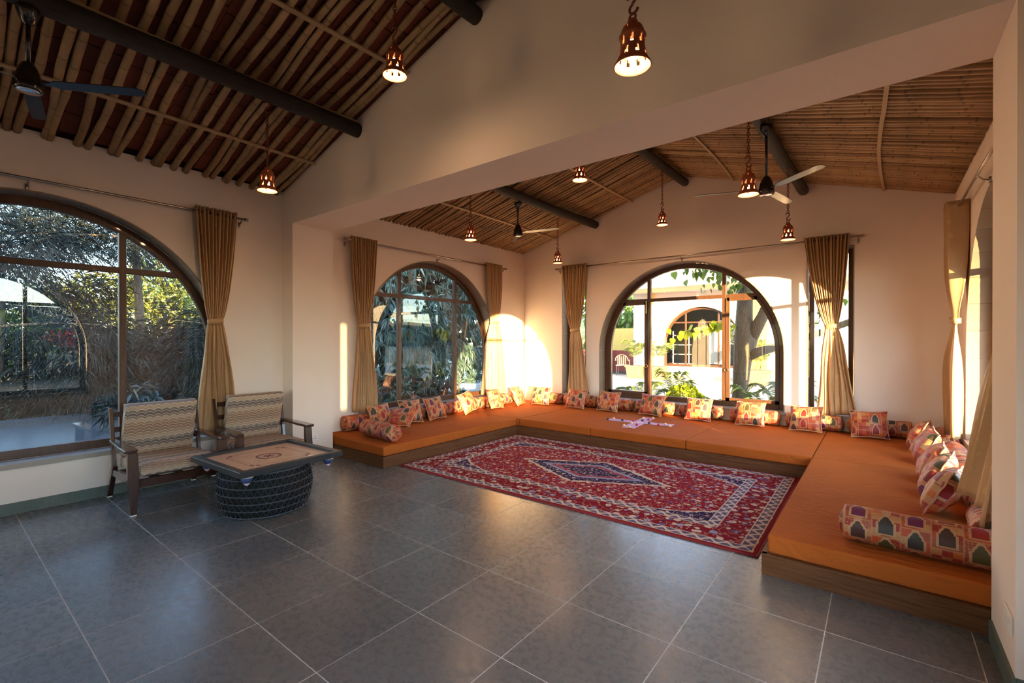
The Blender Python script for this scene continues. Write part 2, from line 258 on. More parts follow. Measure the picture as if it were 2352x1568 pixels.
def leafmat(name, c0, c1, trans=0.35, rough=0.4):
    t = NT(name); g = t.n('NewGeometry').outputs['Random Per Island']; o = t.objrand(); f = t.math('FRACT', t.math('ADD', g, o)); c = t.mix(f, c0, c1)
    b = t.bsdf(c, rough); tl = t.n('BsdfTranslucent'); t.link(t.mix(0.5, c, (c1[0] * 1.8, c1[1] * 1.5, c1[2] * 0.5)), tl.inputs[0]); mx = t.n('MixShader'); mx.inputs[0].default_value = trans
    t.link(b.outputs[0], mx.inputs[1]); t.link(tl.outputs[0], mx.inputs[2]); t.link(mx.outputs[0], t.out.inputs[0]); return t.m
M['lf_dark'] = leafmat('mango_leaf_sky_tint', (0.045, 0.088, 0.072), (0.15, 0.23, 0.19), 0.15, 0.28)  # sky reflection is put into the leaf colour as a bluish tint
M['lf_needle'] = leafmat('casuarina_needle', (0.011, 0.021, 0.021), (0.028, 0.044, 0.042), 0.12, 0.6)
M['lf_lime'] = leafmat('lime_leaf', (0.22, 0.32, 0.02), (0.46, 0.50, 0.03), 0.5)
M['lf_green'] = leafmat('mid_leaf', (0.06, 0.14, 0.03), (0.14, 0.24, 0.05), 0.4)
M['lf_gold'] = leafmat('sunlit_leaf', (0.075, 0.105, 0.025), (0.16, 0.18, 0.04), 0.3)
M['lf_palm'] = leafmat('palm_leaf', (0.10, 0.17, 0.04), (0.22, 0.27, 0.07), 0.4)
M['flower'] = leafmat('bougainvillea', (0.40, 0.02, 0.06), (0.55, 0.06, 0.10), 0.3)

# ------------------------------------------------------------------ mesh helper
class MB:
    def __init__(s): s.v = []; s.f = []; s.uv = []; s.sm = []
    def add(s, vs, fs, uvs=None, smooth=False):
        o = len(s.v); s.v += [tuple(p) for p in vs]
        for i, f in enumerate(fs):
            s.f.append(tuple(o + k for k in f)); s.sm.append(smooth)
            s.uv.append([tuple(uvs[k]) for k in f] if uvs is not None else None)
        return s
    def box(s, a, b, mat=None):
        x0, y0, z0 = a; x1, y1, z1 = b
        v = [(x0, y0, z0), (x1, y0, z0), (x1, y1, z0), (x0, y1, z0), (x0, y0, z1), (x1, y0, z1), (x1, y1, z1), (x0, y1, z1)]
        if mat is not None: v = [tuple(mat @ Vector(p)) for p in v]
        return s.add(v, [(0, 3, 2, 1), (4, 5, 6, 7), (0, 1, 5, 4), (1, 2, 6, 5), (2, 3, 7, 6), (3, 0, 4, 7)])
    def hexa(s, v): return s.add(v, [(0, 3, 2, 1), (4, 5, 6, 7), (0, 1, 5, 4), (1, 2, 6, 5), (2, 3, 7, 6), (3, 0, 4, 7)])
    def tube(s, pts, rad, n=8, cap=True, closed=False):
        pts = [Vector(p) for p in pts]; m = len(pts); rad = [rad] * m if isinstance(rad, (int, float)) else rad
        vs = []; up = None
        for i, p in enumerate(pts):
            a = pts[(i - 1) % m] if (closed or i > 0) else p; b = pts[(i + 1) % m] if (closed or i < m - 1) else p
            d = (b - a).normalized()
            if up is None: up = d.orthogonal().normalized()
            up = (up - d * up.dot(d)); up = up.normalized() if up.length > 1e-6 else d.orthogonal().normalized()
            r = d.cross(up)
            for k in range(n):
                w = 2 * math.pi * k / n; vs.append(p + (up * math.cos(w) + r * math.sin(w)) * rad[i])
        fs = []
        for i in range(m if closed else m - 1):
            j = (i + 1) % m
            for k in range(n): fs.append((i * n + k, i * n + (k + 1) % n, j * n + (k + 1) % n, j * n + k))
        s.add(vs, fs, smooth=True)
        if cap and not closed:
            o = len(s.v) - m * n
            s.f.append(tuple(o + k for k in range(n))[::-1]); s.f.append(tuple(o + (m - 1) * n + k for k in range(n))); s.sm += [False, False]; s.uv += [None, None]
        return s
    def lathe(s, prof, n=24, org=(0, 0, 0), skip=None, smooth=True):
        vs = []; fs = []
        for (r, z) in prof:
            for k in range(n):
                w = 2 * math.pi * k / n; vs.append((org[0] + r * math.cos(w), org[1] + r * math.sin(w), org[2] + z))
        for i in range(len(prof) - 1):
            for k in range(n):
                if skip and skip(i, k): continue
                fs.append((i * n + k, i * n + (k + 1) % n, (i + 1) * n + (k + 1) % n, (i + 1) * n + k))
        return s.add(vs, fs, smooth=smooth)
    def build(s, name, mat, parent=None, loc=None, rot=None):
        o = bpy.data.objects.new(name, s.mesh(name, mat)); COL.objects.link(o)
        if parent: o.parent = parent
        if loc: o.location = loc
        if rot: o.rotation_euler = rot
        return o
    def mesh(s, name, mat):
        me = bpy.data.meshes.new(name); me.from_pydata(s.v, [], s.f)
        me.polygons.foreach_set('use_smooth', s.sm)
        if any(u is not None for u in s.uv):
            ul = me.uv_layers.new(name='UVMap'); fl = []
            for f, u in zip(s.f, s.uv): fl += [c for k in range(len(f)) for c in ((u[k][0], u[k][1]) if u else (0, 0))]
            ul.data.foreach_set('uv', fl)
        if mat: me.materials.append(M[mat] if isinstance(mat, str) else mat)
        me.update(); return me

def put(name, me, parent=None, loc=(0, 0, 0), rot=(0, 0, 0), scale=None):
    o = bpy.data.objects.new(name, me); COL.objects.link(o); o.location = loc; o.rotation_euler = rot
    if scale: o.scale = scale
    if parent: o.parent = parent
    return o
def tag(o, label, cat, group=None, kind=None):
    o['label'] = label; o['category'] = cat
    if group: o['group'] = group
    if kind: o['kind'] = kind
    return o
def thing(name, label, cat, loc=(0, 0, 0), rz=0, group=None):
    o = bpy.data.objects.new(name, None); COL.objects.link(o); o.location = loc; o.rotation_euler = (0, 0, rz); o.empty_display_size = 0.05
    return tag(o, label, cat, group)
def struct(o): o['kind'] = 'structure'; return o
def bevel(o, w=0.01, seg=2):
    m = o.modifiers.new('bevel', 'BEVEL'); m.width = w; m.segments = seg; m.limit_method = 'ANGLE'; return o
def solid(o, th, off=-1.0):
    m = o.modifiers.new('solid', 'SOLIDIFY'); m.thickness = th; m.offset = off; return o
def bbox_part(name, a, b, mat, parent=None, bw=0.0):
    o = MB().box(a, b).build(name, mat, parent)
    if bw: bevel(o, bw)
    return o
# ------------------------------------------------------------------ the building
LX, RX, FY, SY = -5.93, 0.74, 7.97, -7.2
RIDX = (LX + RX) / 2; EAVE = 3.325; RIDZ = 4.255; SL = (RIDZ - EAVE) / (RX - RIDX)
TH = 0.30; ARC_R, SPRING, SILL = 1.53, 1.32, 0.43
def roofz(x): return RIDZ - SL * abs(x - RIDX)
PL = lambda u, z, d: (LX - d, u, z)                        # left wall: u = y
PR = lambda u, z, d: (RX + d, u, z)
PF = lambda u, z, d: (u, FY + d, z)
PS = lambda u, z, d: (u, SY - d, z)
CW = [0.67, 5.47]; CWR = [0.67, 5.47]; CF = -2.635
SLOTS = [(-4.99, -4.45, 0.45, 2.83), (-0.83, -0.27, 0.45, 2.83)]; ADDED_SLOT_R = (-3.06, -2.70, 1.20, 2.55)  # right-wall slot is unseen, added to throw a sun sliver beside the pier

def wall(name, P, u0, u1, top, arches, slots=()):
    us = {u0, u1}
    for c in arches:
        for k in range(41): us.add(round(c - ARC_R * math.cos(math.pi * k / 40), 5))
    for s in slots: us |= {s[0], s[1]}
    if u0 < RIDX < u1 and P in (PF, PS): us.add(RIDX)
    us = sorted(us); mb = MB()
    def zh(c, u): return SPRING + math.sqrt(max(0, ARC_R ** 2 - (u - c) ** 2))
    for a, b in zip(us[:-1], us[1:]):
        m = (a + b) / 2; spans = [(0.0, 0.0, top(a), top(b))]; hole = None
        for c in arches:
            if abs(m - c) < ARC_R: hole = (SILL, SILL, zh(c, a), zh(c, b))
        for s in slots:
            if s[0] < m < s[1]: hole = (s[2], s[2], s[3], s[3])
        if hole: spans = [(0, 0, hole[0], hole[1]), (hole[2], hole[3], top(a), top(b))]
        for za, zb, zc, zd in spans:
            for d in (0, TH): mb.add([P(a, za, d), P(b, zb, d), P(b, zd, d), P(a, zc, d)], [(0, 1, 2, 3)])
        if hole:
            for zz in ((hole[0], hole[1]), (hole[2], hole[3])): mb.add([P(a, zz[0], 0), P(b, zz[1], 0), P(b, zz[1], TH), P(a, zz[0], TH)], [(0, 1, 2, 3)])
        mb.add([P(a, top(a), 0), P(b, top(b), 0), P(b, top(b), TH), P(a, top(a), TH)], [(0, 1, 2, 3)])
    for c in arches:
        for u in (c - ARC_R, c + ARC_R): mb.add([P(u, SILL, 0), P(u, SPRING, 0), P(u, SPRING, TH), P(u, SILL, TH)], [(0, 1, 2, 3)])
    for s in slots:
        for u in s[:2]: mb.add([P(u, s[2], 0), P(u, s[3], 0), P(u, s[3], TH), P(u, s[2], TH)], [(0, 1, 2, 3)])
    for u in (u0, u1): mb.add([P(u, 0, 0), P(u, top(u), 0), P(u, top(u), TH), P(u, 0, TH)], [(0, 1, 2, 3)])
    return struct(mb.build(name, 'wall'))
wall('wall_left', PL, SY - TH, FY + TH, lambda u: EAVE + 0.06, CW)
wall('wall_right', PR, SY - TH, FY + TH, lambda u: EAVE + 0.06, CWR, [ADDED_SLOT_R])
wall('wall_far', PF, LX, RX, lambda u: roofz(u) + 0.06, [CF], SLOTS)
wall('wall_near', PS, LX, RX, lambda u: roofz(u) + 0.06, [CF])  # arch in this unseen wall is added to bring in more ambient light
# cross wall over the opening, with a pier on each side
YP0, YP1, BEAMZ = 2.845, 3.38, 2.953; PXL, PXR = -5.665, 0.452
mb = MB(); prof = [(LX, 0), (PXL, 0), (PXL, BEAMZ), (PXR, BEAMZ), (PXR, 0), (RX, 0), (RX, roofz(RX) + 0.05), (RIDX, RIDZ + 0.05), (LX, roofz(LX) + 0.05)]
n = len(prof); mb.add([(x, YP0, z) for x, z in prof] + [(x, YP1, z) for x, z in prof], [tuple(range(n))[::-1], tuple(range(n, 2 * n))] + [(i, (i + 1) % n, n + (i + 1) % n, n + i) for i in range(n)])
struct(mb.build('wall_partition', 'wall'))

# ---- floor: recessed grout bed, each stone slab a piece
fl = struct(MB().box((LX - 0.2, SY - 0.2, -0.12), (RX + 0.2, FY + 0.2, -0.0007)).build('floor', 'grout'))
GX, GY, TS = -1.42, 2.322, 0.6
slab_cache = {}
for i in range(-8, 5):
    for j in range(-6, 3):
        x0, x1 = GX + i * TS, GX + (i + 1) * TS; y0, y1 = GY + j * TS, GY + (j + 1) * TS
        x0, x1 = max(x0, LX), min(x1, RX)
        if x1 - x0 < 0.03: continue
        g = 0.0026; key = round(x1 - x0, 3)
        if key not in slab_cache: slab_cache[key] = MB().box((0, 0, -0.03), (x1 - x0 - 2 * g, TS - 2 * g, 0)).mesh('floor_slab', 'floor')
        o = put('floor_slab', slab_cache[key], fl, (x0 + g, y0 + g, 0.0004 * math.sin(i * 5.1 + j * 3.3)))
# the parts of the floor the seating and the photograph's edge hide stay one surface
MB().box((LX, GY + 3 * TS + 0.002, -0.03), (RX, FY, 0)).box((LX, SY, -0.03), (RX, GY - 6 * TS - 0.002, 0)).build('floor_slab_rest', 'floor', fl)

# ---- skirting
def skirting(name, segs):
    root = None
    for (ax, ay, bx, by, nx, ny) in segs:
        Ln = math.hypot(bx - ax, by - ay); k = max(1, round(Ln / 0.9)); tx, ty = (bx - ax) / Ln, (by - ay) / Ln
        for i in range(k):
            s0, s1 = Ln * i / k + 0.001, Ln * (i + 1) / k - 0.001; mb = MB(); q = []
            for z in (0.001, 0.102):
                for s, d in ((s0, 0.0), (s1, 0.0), (s1, 0.013), (s0, 0.013)): q.append((ax + tx * s + nx * d, ay + ty * s + ny * d, z))
            mb.hexa(q)
            if root is None: root = struct(mb.build(name, 'skirt'))
            else: mb.build('skirting_tile', 'skirt', root)
skirting('baseboard_left', [(LX, -2.0, LX, YP0, 1, 0)])
skirting('baseboard_pier_left', [(LX + 0.013, YP0, PXL, YP0, 0, -1), (PXL, YP0 - 0.013, PXL, YP1 - 0.02, 1, 0)])
skirting('baseboard_pier_right', [(PXR, YP0 - 0.013, PXR, YP1 - 0.02, -1, 0), (PXR, YP0, RX, YP0, 0, -1)])

# ---- windows
FRD = (0.185, 0.255)
def half(r, z): return r if z <= SPRING else math.sqrt(max(0.0, r * r - (z - SPRING) ** 2))
def region(P, c, ua, ub, za, zb, r, d0, d1, name, mat, parent, n=14):
    us = np.linspace(ua, ub, n); mb = MB(); top = [min(zb, SPRING + math.sqrt(max(0.0, r * r - u * u))) for u in us]
    us = [u for u in us]; v = []
    for u, z in zip(us, top):
        z = max(z, za); v += [P(c + u, za, d0), P(c + u, z, d0), P(c + u, z, d1), P(c + u, za, d1)]
    f = []
    for i in range(n - 1):
        a, b = 4 * i, 4 * i + 4
        f += [(a, b, b + 1, a + 1), (a + 1, b + 1, b + 2, a + 2), (a + 2, b + 2, b + 3, a + 3), (a + 3, b + 3, b, a)]
    f += [(0, 1, 2, 3), (4 * n - 4, 4 * n - 1, 4 * n - 2, 4 * n - 3)]
    return mb.add(v, f).build(name, mat, parent)
def pbox(P, u0, u1, z0, z1, d0, d1, mb=None):
    mb = mb or MB(); return mb.hexa([P(u0, z0, d0), P(u1, z0, d0), P(u1, z0, d1), P(u0, z0, d1), P(u0, z1, d0), P(u1, z1, d0), P(u1, z1, d1), P(u0, z1, d1)])
def ring(P, c, r0, r1, z0, d0, d1, mb, n=36):
    """a D-shaped rail between radius r0 and r1, closed at the foot by nothing"""
    def out(r): return [(-r, z0)] + [(-r * math.cos(math.pi * k / n), SPRING + r * math.sin(math.pi * k / n)) for k in range(n + 1)] + [(r, z0)]
    a, b = out(r0), out(r1); v = []
    for (u, z), (w, y) in zip(a, b): v += [P(c + u, z, d0), P(c + w, y, d0), P(c + w, y, d1), P(c + u, z, d1)]
    f = []
    for i in range(len(a) - 1):
        p, q = 4 * i, 4 * i + 4; f += [(p, q, q + 1, p + 1), (p + 1, q + 1, q + 2, p + 2), (p + 2, q + 2, q + 3, p + 3), (p + 3, q + 3, q, p)]
    f += [(0, 1, 2, 3), (len(v) - 4, len(v) - 1, len(v) - 2, len(v) - 3)]
    return mb.add(v, f)
def bolt(P, u, z, d, parent, handle=True):
    pbox(P, u - 0.009, u + 0.009, z, z + 0.22, d - 0.012, d, MB()).build('tower_bolt', 'brass', parent)
    if handle:
        mb = MB(); a = [Vector(P(u + 0.028 * math.cos(w), z - 0.95 + 0.028 * math.sin(w), d - 0.02)) for w in np.linspace(0, 2 * math.pi, 13)[:-1]]
        mb.tube(a, 0.005, 6, closed=True); mb.build('ring_pull', 'brass', parent)
def window(num, P, c, casements=False, full=True):
    W_ = bpy.data.objects.new('window_%d' % num, None); COL.objects.link(W_); W_.location = P(c, SILL, 0.2); struct(W_)
    bpy.context.view_layer.update()
    kids = []
    K = lambda o: kids.append(o)
    R0 = ARC_R - 0.014
    if full:
        for k in range(16):
            a0, a1 = math.pi * k / 16 + 0.0012, math.pi * (k + 1) / 16 - 0.0012; q = []
            mb = MB(); v = []
            for w in np.linspace(a0, a1, 4):
                for r, d in ((R0, -0.006), (ARC_R, -0.006), (ARC_R, 0.186), (R0, 0.186)): v.append(P(c - r * math.cos(w), SPRING + r * math.sin(w), d))
            f = []
            for i in range(3):
                p, s = 4 * i, 4 * i + 4; f += [(p, s, s + 1, p + 1), (p + 1, s + 1, s + 2, p + 2), (p + 2, s + 2, s + 3, p + 3), (p + 3, s + 3, s, p)]
            f += [(0, 1, 2, 3), (12, 15, 14, 13)]; K(mb.add(v, f).build('reveal_stone', 'reveal'))
        for sgn in (-1, 1):
            for k in range(3):
                z0, z1 = SILL + 0.014 + (SPRING - SILL - 0.014) * k / 3 + 0.001, SILL + 0.014 + (SPRING - SILL - 0.014) * (k + 1) / 3 - 0.001
                u0, u1 = sorted((c + sgn * R0, c + sgn * ARC_R)); K(pbox(P, u0, u1, z0, z1, -0.006, 0.186).build('reveal_stone', 'reveal'))
        for k in range(5):
            u0, u1 = c - ARC_R - 0.02 + (2 * ARC_R + 0.04) * k / 5 + 0.001, c - ARC_R - 0.02 + (2 * ARC_R + 0.04) * (k + 1) / 5 - 0.001
            K(pbox(P, u0, u1, SILL - 0.032, SILL + 0.012, -0.022, 0.0).build('sill_nosing', 'sill')); K(pbox(P, max(u0, c - R0), min(u1, c + R0), SILL, SILL + 0.013, 0.0, 0.186).build('sill_slab', 'sill'))
    d0, d1 = FRD; RI = 1.430; zb = SILL + 0.013
    mb = MB(); ring(P, c, RI, R0, zb, d0, d1, mb); pbox(P, c - RI, c + RI, zb, zb + 0.085, d0, d1, mb); K(bevel(mb.build('frame', 'frame'), 0.006))
    for s in (-1, 1):
        u = s * 0.635; K(bevel(pbox(P, c + u - 0.031, c + u + 0.031, zb + 0.085, SPRING + math.sqrt(RI ** 2 - 0.60 ** 2) + 0.015, d0 + 0.004, d1 - 0.004).build('mullion', 'frame'), 0.005))
    zt = 2.236; w = half(RI, zt - 0.03) + 0.02; K(bevel(pbox(P, c - w, c + w, zt - 0.03, zt + 0.03, d0 + 0.007, d1 - 0.007).build('transom', 'frame'), 0.005))
    dm = (d0 + d1) / 2; g0, g1 = dm - 0.003, dm + 0.003; cuts = [-RI, -0.604, 0.604, RI]; cols = [(-RI + 0.002, -0.666), (-0.604, 0.604), (0.666, RI - 0.002)]
    for i, (a, b) in enumerate(cols):
        cas = casements and i != 1
        ins = 0.052 if cas else 0
        if cas:
            mb = MB(); zb2, zt2 = zb + 0.085, zt - 0.03; inner = (b - 0.0) if i == 0 else a; outer = -1 if i == 0 else 1
            e0, e1 = sorted((inner, inner + outer * 0.052)); pbox(P, c + e0, c + e1, zb2, zt2, d0 - 0.006, d1 - 0.02, mb)
            ua, ub = sorted((outer * half(RI, zb2), inner)); pbox(P, c + ua, c + ub, zb2, zb2 + 0.052, d0 - 0.006, d1 - 0.02, mb)
            ua, ub = sorted((outer * half(RI - 0.01, zt2 - 0.02), inner)); pbox(P, c + ua, c + ub, zt2 - 0.05, zt2, d0 - 0.006, d1 - 0.02, mb)
            n = 14; v = []
            for z in list(np.linspace(zb2, SPRING, 3)) + list(np.linspace(SPRING, zt2, n))[1:]:
                ro = half(RI, z); ri = ro - 0.055
                v += [P(c + outer * ro, z, d0 - 0.006), P(c + outer * ri, z, d0 - 0.006), P(c + outer * ri, z, d1 - 0.02), P(c + outer * ro, z, d1 - 0.02)]
            f = []
            for q in range(len(v) // 4 - 1):
                p, s = 4 * q, 4 * q + 4; f += [(p, s, s + 1, p + 1), (p + 1, s + 1, s + 2, p + 2), (p + 2, s + 2, s + 3, p + 3), (p + 3, s + 3, s, p)]
            mb.add(v, f); cf = mb.build('casement_frame', 'frame'); K(cf)
            hw = MB(); bolt(P, c + inner + outer * 0.012, 2.0 if i == 0 else 1.98, d0 - 0.006, cf)
        for (za, z2) in ((zb + 0.085, zt - 0.03), (zt + 0.03, 3.2)):
            lo, hi = a, b
            if za > 2:                                    # top lights: stop where the arch meets the transom
                m_ = half(RI, za); lo, hi = max(a, -m_), min(b, m_)
            K(region(P, c, lo, hi, za, z2, RI, g0, g1, 'pane', 'glass', None))
    inv = Matrix.Translation(-Vector(P(c, SILL, 0.2)))
    for o in kids:
        o.parent = W_; o.matrix_parent_inverse = inv
    return W_
window(1, PL, CW[0]); window(2, PL, CW[1]); window(3, PF, CF, True); window(4, PR, CWR[1]); window(5, PR, CWR[0]); window(6, PS, CF, False, False)  # the near-wall window is an addition that brightens the room
def slot_window(num, a, b, z0, z1, PF=PF):
    W_ = bpy.data.objects.new('window_%d' % num, None); COL.objects.link(W_); W_.location = PF((a + b) / 2, z0, 0.2); struct(W_); kids = []
    tt = 0.014
    for k in range(8):
        for u0, u1 in ((a, a + tt), (b - tt, b)):
            kids.append(pbox(PF, u0, u1, z0 + (z1 - z0) * k / 8 + 0.001, z0 + (z1 - z0) * (k + 1) / 8 - 0.001, -0.006, 0.186).build('reveal_stone', 'reveal'))
    kids.append(pbox(PF, a + tt, b - tt, z1 - tt, z1, -0.006, 0.186).build('reveal_stone', 'reveal')); kids.append(pbox(PF, a - 0.02, b + 0.02, z0 - 0.03, z0 + 0.012, -0.02, 0.0).build('sill_nosing', 'sill')); kids.append(pbox(PF, a + tt, b - tt, z0, z0 + 0.012, 0, 0.186).build('sill_slab', 'sill'))
    mb = MB(); f = 0.062
    for q in ((a + tt, a + tt + f, z0 + 0.012, z1 - tt), (b - tt - f, b - tt, z0 + 0.012, z1 - tt), (a + tt + f, b - tt - f, z0 + 0.012, z0 + 0.012 + f), (a + tt + f, b - tt - f, z1 - tt - f, z1 - tt)): pbox(PF, *q, *FRD, mb)
    kids.append(bevel(mb.build('frame', 'frame'), 0.006)); dm = sum(FRD) / 2
    kids.append(pbox(PF, a + tt + f, b - tt - f, z0 + 0.012 + f, z1 - tt - f, dm - 0.003, dm + 0.003).build('pane', 'glass'))
    for o in kids: o.parent = W_; o.matrix_parent_inverse = Matrix.Translation(-W_.location)
slot_window(7, *SLOTS[0]); slot_window(8, *SLOTS[1]); slot_window(10, *ADDED_SLOT_R, PR)  # the right-wall slot window is made up for its strip of sun
# cut-size scribbles in white marker on the big left pane
strokes = [[(1100,440),(1190,470),(1235,540),(1160,660),(1080,610),(1030,545)], [(1290,560),(1345,535),(1400,560),(1400,620),(1290,690),(1290,760),(1340,770),(1375,750),(1380,690),(1300,620),(1290,560)],
 [(1490,640),(1560,690),(1590,780),(1580,860),(1480,840),(1440,790),(1470,760),(1530,790),(1580,860)], [(1745,800),(1670,880),(1690,950),(1765,990),(1782,930),(1700,860)], [(450,460),(390,640)],
 [(560,520),(620,640),(490,660),(590,740),(700,840),(730,640)], [(880,690),(950,780),(930,910),(830,880),(770,800),(820,770),(890,840)], [(970,950),(1100,860),(1290,890),(1230,1090)], [(1070,780),(1150,1000)],
 [(1430,950),(1350,1140)], [(1470,990),(1580,1070),(1450,1130),(1440,1180),(1500,1240),(1590,1220)], [(1610,1020),(1760,1130),(1720,1270)], [(1590,1180),(1680,1270),(1775,1325)]]
mk = MB(); S0 = (110 / 2156) * 0.00388; gx = LX - FRD[0] - 0.0315
for st in strokes:
    pts = [Vector((gx, 0.795 + (a - 1000) * 0.000216, 1.745 - (b - 900) * 0.000205)) for a, b in st]
    mk.tube(pts, 0.0032, 5)
w1 = bpy.data.objects['window_1']; o = mk.build('marker_writing', 'marker', w1); o.matrix_parent_inverse = Matrix.Translation(-w1.location)

# ---- roof: deck, tiles, bamboo, battens, logs
ce = MB(); OV = 0.55
for s in (-1, 1):
    xe = (LX - OV) if s < 0 else (RX + OV); q = []
    for dz in (0.105, 0.20):
        for x, y in ((xe, SY - 0.5), (RIDX, SY - 0.5), (RIDX, FY + 0.7), (xe, FY + 0.7)): q.append((x, y, roofz(x) + dz))
    ce.hexa(q)
ceil = struct(ce.build('ceiling', 'deck'))
ang = math.atan(SL); SLEN = (RX - RIDX) / math.cos(ang)
# terracotta tiles seen between the poles of the front room, left slope
tl_me = MB().box((-0.146, -0.106, 0), (0.146, 0.106, 0.022)).mesh('roof_tile', 'rooftile')
for j in range(13):
    for i in range(11):
        s = 0.16 + i * 0.305 + (0.06 if j % 2 else 0); y = 0.25 + j * 0.216
        if s > SLEN - 0.1: continue
        put('roof_tile', tl_me, ceil, (LX + s * math.cos(ang), y, EAVE + s * math.sin(ang) + 0.079 + 0.004 * random.random()), (0, -ang + R(random.uniform(-0.8, 0.8)), R(random.uniform(-1.2, 1.2))))
def pole_mesh(r, wob, seedv, flat=False):
    rs = random.Random(seedv); n = 22; pts = []; rad = []; ph = rs.uniform(0, 6); p2 = rs.uniform(0, 6)
    for i in range(n):
        s = SLEN * i / (n - 1) - 0.0
        pts.append((s, wob * (math.sin(s * 1.7 + ph) + 0.6 * math.sin(s * 4.1 + p2)), 0.35 * wob * math.sin(s * 2.3 + p2))); rad.append(r * (1.08 - 0.16 * i / n) * (1 + (0.10 if i % 2 == 0 else -0.03) * rs.uniform(0.5, 1)))
    mb = MB(); mb.tube(pts, rad, 7); return mb.mesh('bamboo_pole', 'bamboo')
thick = [pole_mesh(0.029, 0.017, k) for k in range(6)]; thin = [pole_mesh(0.0255, 0.010, 20 + k) for k in range(6)]
def lay(y, side, me, lift):
    x = LX if side < 0 else RX
    o = put('bamboo_pole', me, ceil, (x, y, EAVE + lift), (0, -ang, 0 if side < 0 else math.pi)); return o
    # rotation order XYZ: the pole tips up first, then turns about z
y = 0.12; prev = 0
while y < YP0 - 0.03:
    lay(y, -1, random.choice(thick), 0.032); prev = random.choice([0.060, 0.068, 0.085, 0.110, 0.130, 0.145]); y += prev
y = YP1 + 0.03
while y < FY - 0.01:
    lay(y, -1, random.choice(thin), 0.028 + random.uniform(0, 0.012)); y += random.uniform(0.066, 0.088)
y = YP1 + 0.03
while y < FY - 0.01:
    lay(y, 1, random.choice(thin), 0.028 + random.uniform(0, 0.012)); y += random.uniform(0.066, 0.088)
# right slope of the front room is only in the reflections: one mass of poles
mb = MB(); y = -2.0
while y < YP0 - 0.05:
    mb.tube([(RX, y, EAVE + 0.03), (RIDX, y + random.uniform(-0.03, 0.03), RIDZ + 0.03)], 0.029, 6); y += random.uniform(0.08, 0.12)
y = -2.0
while y < 0.08: mb.tube([(LX, y, EAVE + 0.03), (RIDX, y + random.uniform(-0.03, 0.03), RIDZ + 0.03)], 0.029, 6); y += random.uniform(0.08, 0.12)
o = mb.build('bamboo_rest', 'bamboo', ceil); o['kind'] = 'stuff'
def batten(x0, y0, y1, w=0.034, jig=0.012):
    pts = []
    for i in range(9):
        f = i / 8; x = x0 + jig * math.sin(7 * f + x0 * 9); pts.append((x, y0 + (y1 - y0) * f))
    mb = MB(); v = []
    for x, y in pts:
        for dx, dz in ((-w / 2, -0.008), (w / 2, -0.008), (w / 2, 0.004), (-w / 2, 0.004)):
            xx = x + dx; v.append((xx, y, roofz(xx) + dz - 0.006))
    f = []
    for i in range(8):
        p, s = 4 * i, 4 * i + 4; f += [(p, s, s + 1, p + 1), (p + 1, s + 1, s + 2, p + 2), (p + 2, s + 2, s + 3, p + 3), (p + 3, s + 3, s, p)]
    f += [(0, 1, 2, 3), (32, 35, 34, 33)]; mb.add(v, f).build('bamboo_batten', 'strip', ceil)
for x in (-5.10, -4.27, -3.47): batten(x, -1.0, YP0 - 0.01)
for x in (-5.10, -4.33, -3.50, -1.80, 0.02): batten(x, YP1 + 0.01, FY - 0.01, 0.032, 0.03 if x > -2 else 0.012)
def purlin(x, y0, y1, r, wob, seedv, low=0.0):
    rs = random.Random(seedv); n = 26; pts = []; rad = []; a = rs.uniform(0, 6)
    for i in range(n):
        f = i / (n - 1); y = y0 + (y1 - y0) * f
        pts.append((x + wob * math.sin(4.4 * f + a), y, roofz(x) - 0.012 - r - low + 0.35 * wob * math.sin(6 * f + a * 2))); rad.append(r * rs.uniform(0.93, 1.07))
    MB().tube(pts, rad, 12).build('log_purlin', 'log', ceil)
PUX = (-4.28, RIDX, -0.90)
for k, x in enumerate(PUX):
    purlin(x, -1.5, YP0 + 0.0, 0.072, 0.012, k); purlin(x, YP1, FY - 0.0, 0.07, 0.035, 10 + k)
